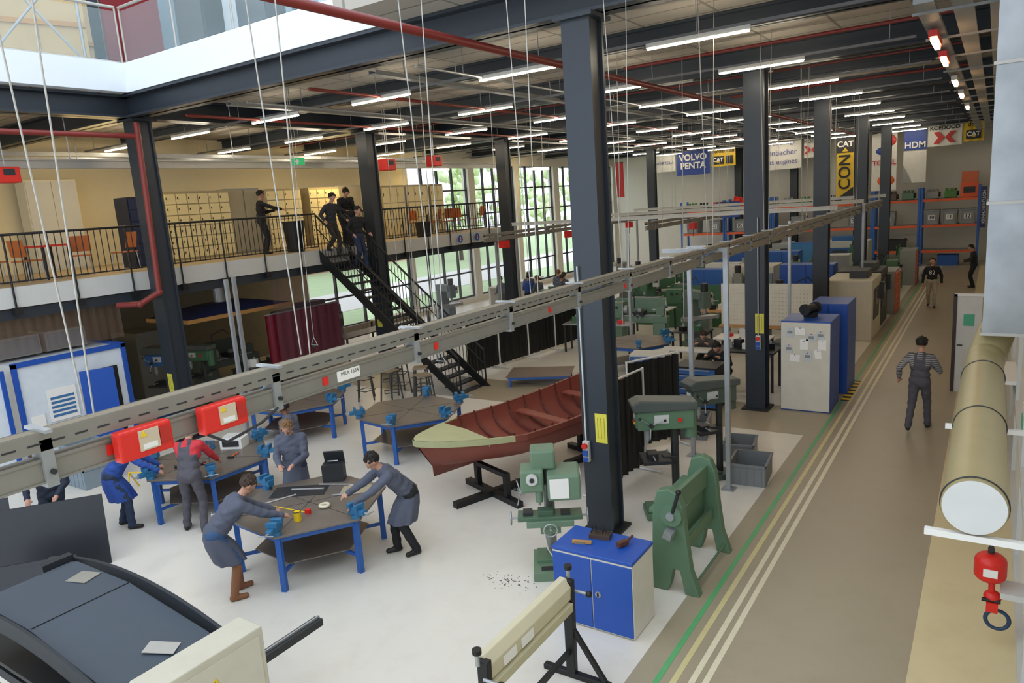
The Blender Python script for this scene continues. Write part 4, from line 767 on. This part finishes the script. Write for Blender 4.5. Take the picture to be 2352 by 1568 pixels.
# banners
def banner(x0,x1,z0,z1,m,lab,y=44.2):
    e=E('hanging_banner',lab,'banner',((x0+x1)/2,y,0));hw=(x1-x0)/2
    rows=[[Vector((-hw+2*hw*i/12,.03*math.sin(i*1.3+z),z)) for i in range(13)] for z in(z0,z1)];fr=B();fr.loft(rows,m,closed=False);fr.obj('cloth',e);B().cyl((-hw,0,z1),(hw,0,z1),.02,dark,n=6).obj('rod',e);B().cyl((0,0,z1),(0,0,CZ),.01,galv,n=5).obj('hanger',e);return e
def bt_(e,t,x,z,s,m,ex=.0,nm='lettering'):return txt(t,e,(x,-.05,z),NX,PZ,s,m,nm,ex=ex)
wc=M('#d9d7d0',.7);byel=M('#d9b41f');bnv=M('#24408f');bred=M('#c03030')
y=42.6
def cat(e,x,z,s):
    B().box((x,-.045,z),(s*2.2,.008,s*1.5),black).obj('logo_panel',e);txt('CAT',e,(x,-.055,z+.05*s),NX,PZ,s,white,ex=.01);B().ext([(x-.35*s,-.056,z-.42*s),(x+.35*s,-.056,z-.42*s),(x,-.056,z-.0*s)],(0,-.003,0),byel).obj('logo_triangle',e)
e=banner(-16,-14,5.6,7.0,bnv,'dark blue cloth banner with white lettering',y);bt_(e,'VOLVO',0,6.6,.5,white,.015);bt_(e,'PENTA',0,6.12,.5,white,.015)
e=banner(-13.9,-12.5,5.95,7.0,byel,'yellow banner with black lettering and logo',y);bt_(e,'dolderman',0,6.8,.3,ink,.004);cat(e,-.3,6.3,.3);B().box((.35,-.05,6.3),(.4,.01,.45),black).obj('logo_panel',e)
e=banner(-11,-8.95,5.5,7.1,wc,'white cloth banner with grey-blue lettering',y);g5=M('#5a5f9a');bt_(e,'GE Energy',.1,6.9,.28,g5);bt_(e,'Jenbacher',0,6.4,.42,g5);bt_(e,'gas engines',0,5.9,.38,g5);B().ring((-.8,-.05,6.9),.14,.02,g5,20,'Y').obj('logo_ring',e)
def koe(e,z,s):
    for sx in(-1,1):B().ext([(sx*.02*s,-.05,z),(sx*.3*s,-.05,z+.35*s),(sx*.6*s,-.05,z+.35*s),(sx*.35*s,-.05,z),(sx*.6*s,-.05,z-.35*s),(sx*.3*s,-.05,z-.35*s)],(0,-.004,0),bred).obj('logo_chevron',e)
e=banner(-8.8,-8.05,6.0,7.0,wc,'white cloth banner with red chevron logo',y);bt_(e,'KOED',0,6.85,.26,ink);koe(e,6.4,.6)
e=banner(-7.15,-6.3,3.7,6.9,byel,'tall yellow and black vertical banner',y);B().box((0,-.04,6.5),(.84,.01,.8),black).obj('logo_panel',e);txt('CAT',e,(0,-.055,6.52),NX,PZ,.4,white,ex=.012);B().ext([(-.14,-.06,6.15),(.14,-.06,6.15),(0,-.06,6.36)],(0,-.003,0),byel).obj('logo_triangle',e);txt('CON',e,(.0,-.055,5.1),(0,0,1),(-1,0,0),.8,ink,ex=.01);B().ext([(-.42,-.045,3.7),(.42,-.045,3.7),(.42,-.045,4.3)],(0,-.004,0),black).obj('corner_patch',e)
e=banner(-5.45,-4.3,4.0,6.9,wc,'white banner with red lettering and coloured swirl',y);bt_(e,'TOTAL',0,5.4,.34,bred,.008);B().ell((.2,-.0,6.5),(.35,.05,.3),bred,16).obj('red_swirl',e);B().ell((-.1,-.0,6.0),(.3,.05,.2),bnv,16).obj('blue_swirl',e);B().ell((.1,-.02,4.5),(.4,.04,.3),orange,16).obj('orange_swirl',e)
e=banner(-4.0,-2.98,4.3,6.95,wc,'narrow white and navy banner with white lettering',y);B().box((0,-.04,6.42),(1.0,.01,1.0),bnv).obj('panel',e);txt('HDM',e,(0,-.055,6.15),NX,PZ,.42,white,ex=.01);B().ext([(-.5,-.045,4.3),(-.1,-.045,4.3),(-.5,-.045,5.2)],(0,-.004,0),grayp).obj('corner_patch',e)
e=banner(-2.95,-1.5,6.0,7.0,wc,'white cloth banner with red chevron logo',y);bt_(e,'KOEDOOD',0,6.86,.25,ink,.006);koe(e,6.4,.8)
e=banner(-1.45,-.6,6.1,7.05,byel,'yellow banner with black logo panel',y);bt_(e,'dold',0,6.9,.28,ink,.004);cat(e,0,6.42,.28)
e=banner(-17.4,-16.1,5.9,6.95,wc,'white cloth banner with blue lettering',y);bt_(e,'WÄRTSILÄ',0,6.4,.24,g5)
banner(-18.8,-18.3,4.6,6.6,bred,'narrow red banner hanging by windows',40);e=banner(-13.6,-12.2,3.0,3.9,bnv,'blue banner with white lettering near rack',42.3);bt_(e,'DIESEL B.V.',0,3.4,.24,white)
# ---------- outside
gr=M('#b2c79a',.9,0,.2,2)
B().bx(-90,-22.2,-10,90,-.3,-.05,gr).obj('grass_lawn',None,'green lawn outside the windows',cat='lawn',kind='stuff')
B().bx(-34,-27,-10,90,-.05,-.03,M('#d8d6d0',.8)).obj('paved_path',None,'pale paved path across the lawn outside',cat='path',kind='stuff')
e=E('brick_building','orange brick building outside windows','building',(-52,46,-.05));B().box((0,0,6),(8,16,12),M('#c9907a',.9,0,.1,5,'brick')).obj('facade',e);b=B()
for k in range(4):
    for z in(3,7,10):b.box((4.02,-6+4*k,z),(.05,1.8,1.6),M('#9aa8b4',.2))
b.obj('window_glass',e)
lf=M('#c6d8a4',.8,0,.2,3);lf2=M('#dde8be',.8,0,.2,3)
for k,(x,y) in enumerate(((-40,52),(-36,62),(-45,70),(-38,76),(-44,60))):
    e=E('leafy_tree','light green leafy tree outside windows','tree',(x,y,-.05),0,'trees outside');B().cyl((0,0,0),(0,0,4),.2,M('#4a3a2c'),.1,8).obj('trunk',e);b=B()
    for q in range(90):
        a=R.uniform(0,6.28);rr=R.uniform(0,2.6);b.ell((rr*math.cos(a),rr*math.sin(a),R.uniform(2.6,8.5)),R.uniform(.2,.45),R.choice([lf,lf2]),6)
    b.obj('foliage',e)
# ---------- people
def ik(a,c,l1,l2,hint):
    a=Vector(a);c=Vector(c);d=c-a;L=d.length
    if L>(l1+l2)*.995:c=a+d/L*(l1+l2)*.995;d=c-a;L=d.length
    x=(l1*l1-l2*l2+L*L)/(2*L);h=math.sqrt(max(0,l1*l1-x*x));u=d/L;hv=Vector(hint);hv=(hv-u*hv.dot(u)).normalized()
    return a+u*x+hv*h,c
skinm=M('#c0917a',.55,0,.05);skind=M('#6b4632',.5,0,.05)
def person(label,loc,face,top,leg,shoe,hair,lean=0,pel=.94,hands=None,feet=None,hp=.2,coat=None,over=None,skin=skinm,wh=None,boots=None,s=1.0,vox=.013,group=None,hip=0,face_turn=0):
    rz=math.atan2(-face[0],face[1]);e=E('person',label,'person',loc,rz,group);inv=Matrix.Rotation(-rz,3,'Z')
    if wh:hands=[inv@(Vector(w)-Vector(loc)) for w in wh]
    if hands is None:hands=[(-.24,.06,.78),(.24,.1,.78)]
    if feet is None:feet=[(-.1,0,.0),(.1,.02,0)]
    P=[];bk_=1.14 if coat else 1.05
    def cap(p,q,r1,r2,reg):
        g=bk_ if reg=='top' else 1.1 if reg=='leg' else 1
        P.append((Vector(p),Vector(q),r1*g,r2*g,reg))
    pb=Vector((hip,-.18*math.sin(lean) if lean>.2 else 0,pel));d=Vector((-hip*.8,math.sin(lean),math.cos(lean))).normalized();sx=Vector((1,0,hip*.8)).normalized();bk=d.cross(sx)*-1
    hipw=.085
    cap(pb-sx*.06,pb+sx*.06,.12,.12,'leg');cap(pb-sx*.05+d*.14,pb+sx*.05+d*.14,.115,.115,'top')
    cap(pb-sx*.07+d*.30,pb+sx*.07+d*.30,.115,.115,'top');cap(pb-sx*.1+d*.4,pb+sx*.1+d*.4,.105,.105,'top')
    sh=pb+d*.47;cap(sh-sx*.15,sh+sx*.15,.065,.065,'top');cap(pb+d*.05,sh,.11,.1,'top')
    nb=pb+d*.52;hd=Vector((0,math.sin(lean*.8+hp),math.cos(lean*.8+hp)));hn=nb+hd*.09;cap(nb-d*.04,hn,.06,.052,'skin')
    hc=nb+hd*.19;hf=Vector((0,hd.z,-hd.y));
    if face_turn:hf=Matrix.Rotation(face_turn,3,hd)@hf
    hx=hf.cross(hd)
    HR=Matrix((hx,hf,hd)).transposed()
    cap(hc-hf*.015+hd*.02,hc+hf*.02+hd*.02,.088,.082,'skin');cap(hc+hd*.01,hc+hf*.035-hd*.06,.07,.05,'skin');cap(hc+hf*.1-hd*.0,hc+hf*.105-hd*.025,.012,.016,'skin')
    for q in(-1,1):cap(hc+hx*.085*q-hd*.015,hc+hx*.088*q+hd*.015,.018,.018,'skin')
    cap(hc+hf*.075-hd*.062-hx*.015,hc+hf*.075-hd*.062+hx*.015,.014,.014,'lip')
    kns=[]
    for i,q in enumerate((-1,1)):
        S=sh+sx*.18*q;el,w=ik(S,hands[i],.29,.26,Vector((q*.5,-.6,-.5)))
        cap(S,el,.062,.052,'top');cap(el,w,.052,.04,'top')
        fd=(w-el).normalized();side=fd.cross(Vector((0,0,1)));side=side.normalized() if side.length>.1 else Vector((1,0,0));pn=fd.cross(side)
        if pn.z>0:pn=-pn
        pc=w+fd*.05;cap(w,pc+fd*.03,.028,.032,'skin')
        for k in range(4):
            b0=pc+fd*.03+side*(k-1.5)*.019;ln=(.036,.042,.038,.03)[k];m1=b0+fd*ln+pn*.008;m2=m1+(fd*.7+pn*.7).normalized()*ln*.9;cap(b0,m1,.0095,.009,'skin');cap(m1,m2,.009,.0075,'skin')
        tb=w+fd*.03-side*q*.025;t1=tb-side*q*.03+fd*.02+pn*.01;cap(tb,t1,.012,.01,'skin');cap(t1,t1+fd*.03+pn*.008,.01,.008,'skin')
        H=pb+sx*hipw*q-d*.02;F=Vector(feet[i]);an=F+Vector((0,0,.085));kn,an=ik(H,an,.44,.43,Vector((q*.1,1,.1)));kns.append(kn)
        fy=Vector((q*.12,1,0)).normalized()
        cap(H,kn,.09,.064,'leg');cap(kn,an,.062,.054,'boot' if boots else 'leg')
        cap(an-Vector((0,0,.045))-fy*.03,an-Vector((0,0,.05))+fy*.14,.042,.036,'boot' if boots else 'shoe')
    b=B()
    for p,q,r1,r2,_ in P:
        if (p-q).length>1e-4:b.cyl(p,q,r1,skin,r2,12)
        b.ell(p,r1,skin,12);b.ell(q,r2,skin,12)
    o=b.obj('tmp');md=o.modifiers.new('r','REMESH');md.mode='VOXEL';md.voxel_size=vox;ms=o.modifiers.new('s','SMOOTH');ms.factor=.5;ms.iterations=2
    bpy.context.view_layer.update();me=bpy.data.meshes.new_from_object(o.evaluated_get(bpy.context.evaluated_depsgraph_get()));bpy.data.objects.remove(o)
    npo=len(me.polygons);c=np.empty(npo*3);me.polygons.foreach_get('center',c);c=c.reshape(-1,3);best=np.full(npo,9.);idx=np.zeros(npo,int)
    regs=['skin','top','leg','shoe','boot','lip','over']
    for p,q,r1,r2,g in P:
        p=np.array(p);q=np.array(q);dd=q-p;l2=dd@dd
        t=np.clip(((c-p)@dd)/l2,0,1) if l2>1e-9 else np.zeros(npo)
        ds=np.linalg.norm(c-(p+t[:,None]*dd),axis=1)-(r1+(r2-r1)*t);mk=ds<best;best[mk]=ds[mk];idx[mk]=regs.index(g)
    if over:
        rel=c-np.array(pb);td=rel@np.array(d);ax=np.abs(c[:,0]);tor=(idx==1)&(ax<.2)&(np.abs(rel@np.array(bk))<.22)
        k=tor&((td<.3)|((td<.43)&(ax<.1))|((ax>.045)&(ax<.095)))&(td<.6);idx[k]=6
    # cloth folds: push only clothing vertices
    nv=len(me.vertices);vc=np.empty(nv*3);me.vertices.foreach_get('co',vc);vc=vc.reshape(-1,3);vn=np.empty(nv*3);me.vertices.foreach_get('normal',vn);vn=vn.reshape(-1,3)
    lt_=np.empty(npo,int);me.polygons.foreach_get('loop_total',lt_);lv=np.empty(len(me.loops),int);me.loops.foreach_get('vertex_index',lv)
    cl=np.ones(nv);pid=np.repeat(np.arange(npo),lt_);bad=np.isin(idx[pid],[0,3,4,5]);cl[lv[bad]]=0
    fo=np.sin(vc[:,2]*38+np.sin(vc[:,0]*23)*2+vc[:,1]*17)*.5+np.sin(vc[:,2]*61+vc[:,0]*31-vc[:,1]*29)*.35
    vc+=vn*(fo*.0075*cl)[:,None];me.vertices.foreach_set('co',vc.ravel())
    me.materials.clear()
    for m in(skin,top,leg,shoe,boots or shoe,M('#9a5a50',.5),leg):me.materials.append(m)
    me.polygons.foreach_set('material_index',idx.astype(np.int32));me.polygons.foreach_set('use_smooth',np.ones(npo,bool));me.update()
    bo=bpy.data.objects.new('body',me);COL.objects.link(bo);bo.parent=e
    cut=lambda v:not((v.y>.25 and v.z<.45) or (v.z<-.6) or (v.y>-.15 and v.z<.05))
    b=B();b.ell(hc+hd*.028-hf*.008,(.1,.115,.108),hair,20,HR,cut);b.ell(hc+hd*.034-hf*.01,(.092,.106,.104),hair,20,HR,cut)
    for k in range(34):
        a=R.uniform(0,6.28);el_=R.uniform(.1,1.4);v=Vector((math.cos(a)*math.cos(el_)*.095,math.sin(a)*math.cos(el_)*.108,math.sin(el_)*.1))
        if v.y<.08 or v.z>.07:b.ell(hc+hd*.03-hf*.008+HR@v,R.uniform(.014,.026),hair,6)
    b.obj('hair',e)
    for q in(-1,1):
        b=B();b.ell(hc+hf*.085+hx*.034*q+hd*.008,(.012,.008,.008),white,8,HR);b.ell(hc+hf*.092+hx*.034*q+hd*.008,(.006,.004,.006),ink,8,HR);b.obj('eye',e)
    if coat:
        hem=.5 if pel>.7 else pel-.12
        km=(kns[0]+kns[1])/2;rs=[];sp=abs(kns[0].y-kns[1].y)/2
        sg=1 if bk.y>0 else -1
        for t,rx,ry in((-.3,.17,.125),(-.15,.165,.135),(0,.175,.155),(.2,.19,.17),(.45,.2,.18+sp*.3),(.75,.21,.185+sp*.5),(1,.22,.19+sp*.6)):
            if t<=0:cc=pb-d*t
            else:cc=Vector((pb.x*(1-t)+km.x*t,pb.y*(1-t)+(km.y*.75+pb.y*.25)*t-.02,pel*(1-t)+hem*t))
            w_=max(0,min(1,t*2.5+.3))
            pl=[]
            for k in range(40):
                a=2*math.pi*k/40;fl_=1+(.06*math.sin(7*a+label.__len__())+.04*math.sin(11*a))*max(0,t)
                v1=sx*math.cos(a)*rx+bk*math.sin(a)*ry;v2=Vector((math.cos(a)*rx*fl_,math.sin(a)*ry*fl_*sg,0))
                pl.append(cc+v1*(1-w_)+v2*w_)
            rs.append(pl)
        b=B();b.loft(rs,coat);b.obj('coat',e)
        b=B();b.loft([[nb-d*.06+sx*math.cos(a)*.085+bk*math.sin(a)*.075 for a in [2*math.pi*k/16 for k in range(16)]],[nb+d*.015+sx*math.cos(a)*.068+bk*math.sin(a)*.065 for a in [2*math.pi*k/16 for k in range(16)]]],coat);b.obj('collar',e)
    if s!=1:e.scale=(s,s,s)
    return e
coatg=M('#535868',.75,0,.16,9);coatb=M('#2c4f9e',.75,0,.14,9);jean=M('#2c3a55',.8,0,.1);jb=M('#35537a',.8,0,.1);blkc=M('#1b1c20',.8);nvy=M('#232c3c',.8);ovg=M('#514f57',.8,0,.12,9);redsh=M('#c8303a',.7);shoeb=M('#1c1a1a',.5);tanb=M('#8a5a3c',.6)
hb=M('#3a2a1e',.7);hk=M('#17120f',.7);hl=M('#7a5c3c',.7)
person('person in blue work coat leaning over the workbench',(-11.55,5.55,0),(.62,.78),coatb,jean,shoeb,hb,.65,.92,wh=[(-11.45,6.15,.88),(-11.05,5.95,.88)],feet=[(-.16,-.1,0),(.12,.08,0)],coat=coatb,hp=.3)
person('person in red shirt and grey dungarees bending over workbench',(-10.35,6.0,0),(-.6,.8),redsh,ovg,shoeb,hb,.38,.94,wh=[(-10.85,6.45,.9),(-10.45,6.65,.9)],feet=[(-.16,.04,0),(.16,-.1,0)],over='bib',hp=.5,hip=.04)
person('person in grey work coat reading a tape measure by the bench',(-9.0,6.98,0),(.55,-.8),coatg,jean,shoeb,hl,.1,.94,hands=[(-.1,.36,1.08),(.12,.36,1.08)],coat=coatg,hp=.55)
person('person in grey coat turning aside behind the bench',(-9.95,7.75,0),(-.9,-.3),coatg,jean,shoeb,hk,.12,.92,coat=coatg,skin=skind,hp=.2,s=.97)
person('person in grey coat, jeans and tan boots leaning over bench',(-8.0,5.0,0),(.42,.9),coatg,jb,tanb,hb,.75,.9,wh=[(-7.85,5.75,.88),(-7.5,5.7,.88)],feet=[(-.12,.1,0),(.14,-.02,0)],coat=coatg,boots=tanb,hp=.1,hip=-.03)
person('person in grey coat leaning with both hands on the bench',(-6.7,6.88,0),(-.5,-.86),coatg,blkc,shoeb,hk,.7,.9,wh=[(-7.0,6.1,.88),(-7.35,6.25,.88)],feet=[(-.1,-.12,0),(.14,.08,0)],coat=coatg,hp=.1,hip=.03)
person('person in dark navy sweater bending by the steel sheets',(-11.75,4.6,0),(.7,-.6),nvy,nvy,shoeb,hb,.25,.92,hands=[(-.2,.3,.98),(.2,.3,.98)],hp=.4)
person('person in striped shirt and dungarees walking with phone',(-1.02,15.0,0),(.1,1),M('#34343c',.7,0,.05,5,'stripe'),ovg,shoeb,hk,.03,.94,hands=[(-.36,.05,.98),(.24,.3,1.12)],feet=[(-.12,-.28,.05),(.12,.2,0)],over='bib',hp=.2)
B().box((-.8,15.36,1.16),(.07,.14,.012),black,(.4,0,0)).obj('mobile_phone',None,'black mobile phone held by walking person',cat='phone')
pp=person('person in black printed t-shirt and pale trousers walking',(-1.75,29.6,0),(0,-1),blkc,M('#a79d8c',.8),shoeb,hb,.03,.94,hands=[(-.3,.05,.9),(.28,.1,.9)],feet=[(-.1,.15,0),(.1,-.2,.03)],over=None,hp=.1)
txt('82',pp,(0,.165,1.27),(-1,0,0),PZ,.2,white)
person('person in dark jacket standing by the side wall with phone',(-.6,34.9,0),(-1,-.1),blkc,blkc,shoeb,hk,.08,.94,hands=[(-.1,.35,1.1),(.12,.35,1.1)],hp=.4)
person('seated person in black cap and clothes at the bench',(-5.1,16.2,0),(-.2,-.98),blkc,blkc,shoeb,hk,.4,.55,hands=[(-.2,.45,.97),(.2,.45,.97)],feet=[(-.15,.4,0),(.15,.4,0)],hp=.4)
person('seated person in grey clothes writing at the bench',(-6.05,17.75,0),(.2,-1),M('#4d4a48',.8),blkc,shoeb,hb,.5,.55,hands=[(-.15,.45,.92),(.18,.42,.92)],feet=[(-.15,.4,0),(.15,.4,0)],hp=.4)
table((-6.3,17.05,0),.1,1.2,.5,.85,lgray,'light workbench with papers in front of seated person')
z=3.8
person('person in dark clothes holding out an arm on mezzanine',(-17.2,13.3,z),(.5,.86),blkc,blkc,shoeb,hk,.05,.94,hands=[(-.1,.4,1.2),(.25,.6,1.2)],hp=.2)
person('person in black sweater leaning on the mezzanine railing',(-16.3,15.6,z),(.9,-.2),blkc,blkc,shoeb,hk,.35,.93,hands=[(-.2,.45,1.05),(.2,.45,1.05)],hp=.35)
person('person in black standing near the stair head',(-16.8,16.2,z),(.8,-.4),blkc,nvy,shoeb,hl,.1,.94,hp=.2)
person('person in dark jacket stepping onto the stairs',(-15.5,14.3,3.62),(1,.0),M('#2e3036',.8),M('#3b3630',.8),shoeb,hk,.15,.92,hands=[(-.4,.2,1.0),(.4,.2,1.0)],feet=[(-.1,.1,-.02),(.1,-.1,.15)],hp=.3)
person('person in black jacket and jeans descending stairs',(-14.95,14.75,3.2),(1,-.1),blkc,M('#26324d',.8),shoeb,hk,.05,.92,hands=[(-.3,.15,1.0),(.3,.15,1.0)],feet=[(-.1,.15,-.1),(.1,-.1,.08)],hp=.3)
grp=((-17.2,25.0),(-16.3,25.6),(-15.5,25.2),(-15.0,26.3),(-14.4,27.0),(-15.8,27.2),(-14.3,28.2),(-16.9,26.6),(-15.2,28.6),(-14.6,25.4))
for k,(x,y) in enumerate(grp):
    person('student in %s work coat among a gathered group'%('blue' if k in(1,) else 'grey'),(x,y,0),(R.uniform(-.3,.3),1) if k%2 else (-1,.3),coatb if k==1 else coatg,blkc,shoeb,[hb,hk,hl][k%3],.1,.9,hands=[(-.15,.3,1.0),(.15,.3,1.0)],feet=[(-.12,.15,0),(.12,.1,0)],vox=.022,group='gathered students',hp=.2)
sd=E('workshop_stool','low round workshop stool under seated person','stool',(-5.1,16.25,0),0,'low stools');B().cyl((0,0,.4),(0,0,.43),.17,black,n=16).obj('seat',sd)
for k in range(4):a=k*H2+.78;B().cyl((.12*math.cos(a),.12*math.sin(a),.42),(.2*math.cos(a),.2*math.sin(a),0),.014,galv,n=6).obj('leg',sd)
dup(sd,(-6.05,17.8,0),0)
b=B();b.box((0,0,.55),(.1,4,1.1),white);b.box((.2,0,1.1),(.5,4,.05),white);b.obj('reception_counter',None,'white counter behind the gathered students',cat='counter',loc=(-18.6,28.0,0))
# ---------- world
w=bpy.data.worlds.new('world');SC.world=w;w.use_nodes=True;bg=w.node_tree.nodes['Background'];bg.inputs[0].default_value=(.82,.90,1,1);bg.inputs[1].default_value=2.0
SC.view_settings.view_transform='Standard';SC.view_settings.look='None';SC.view_settings.exposure=0
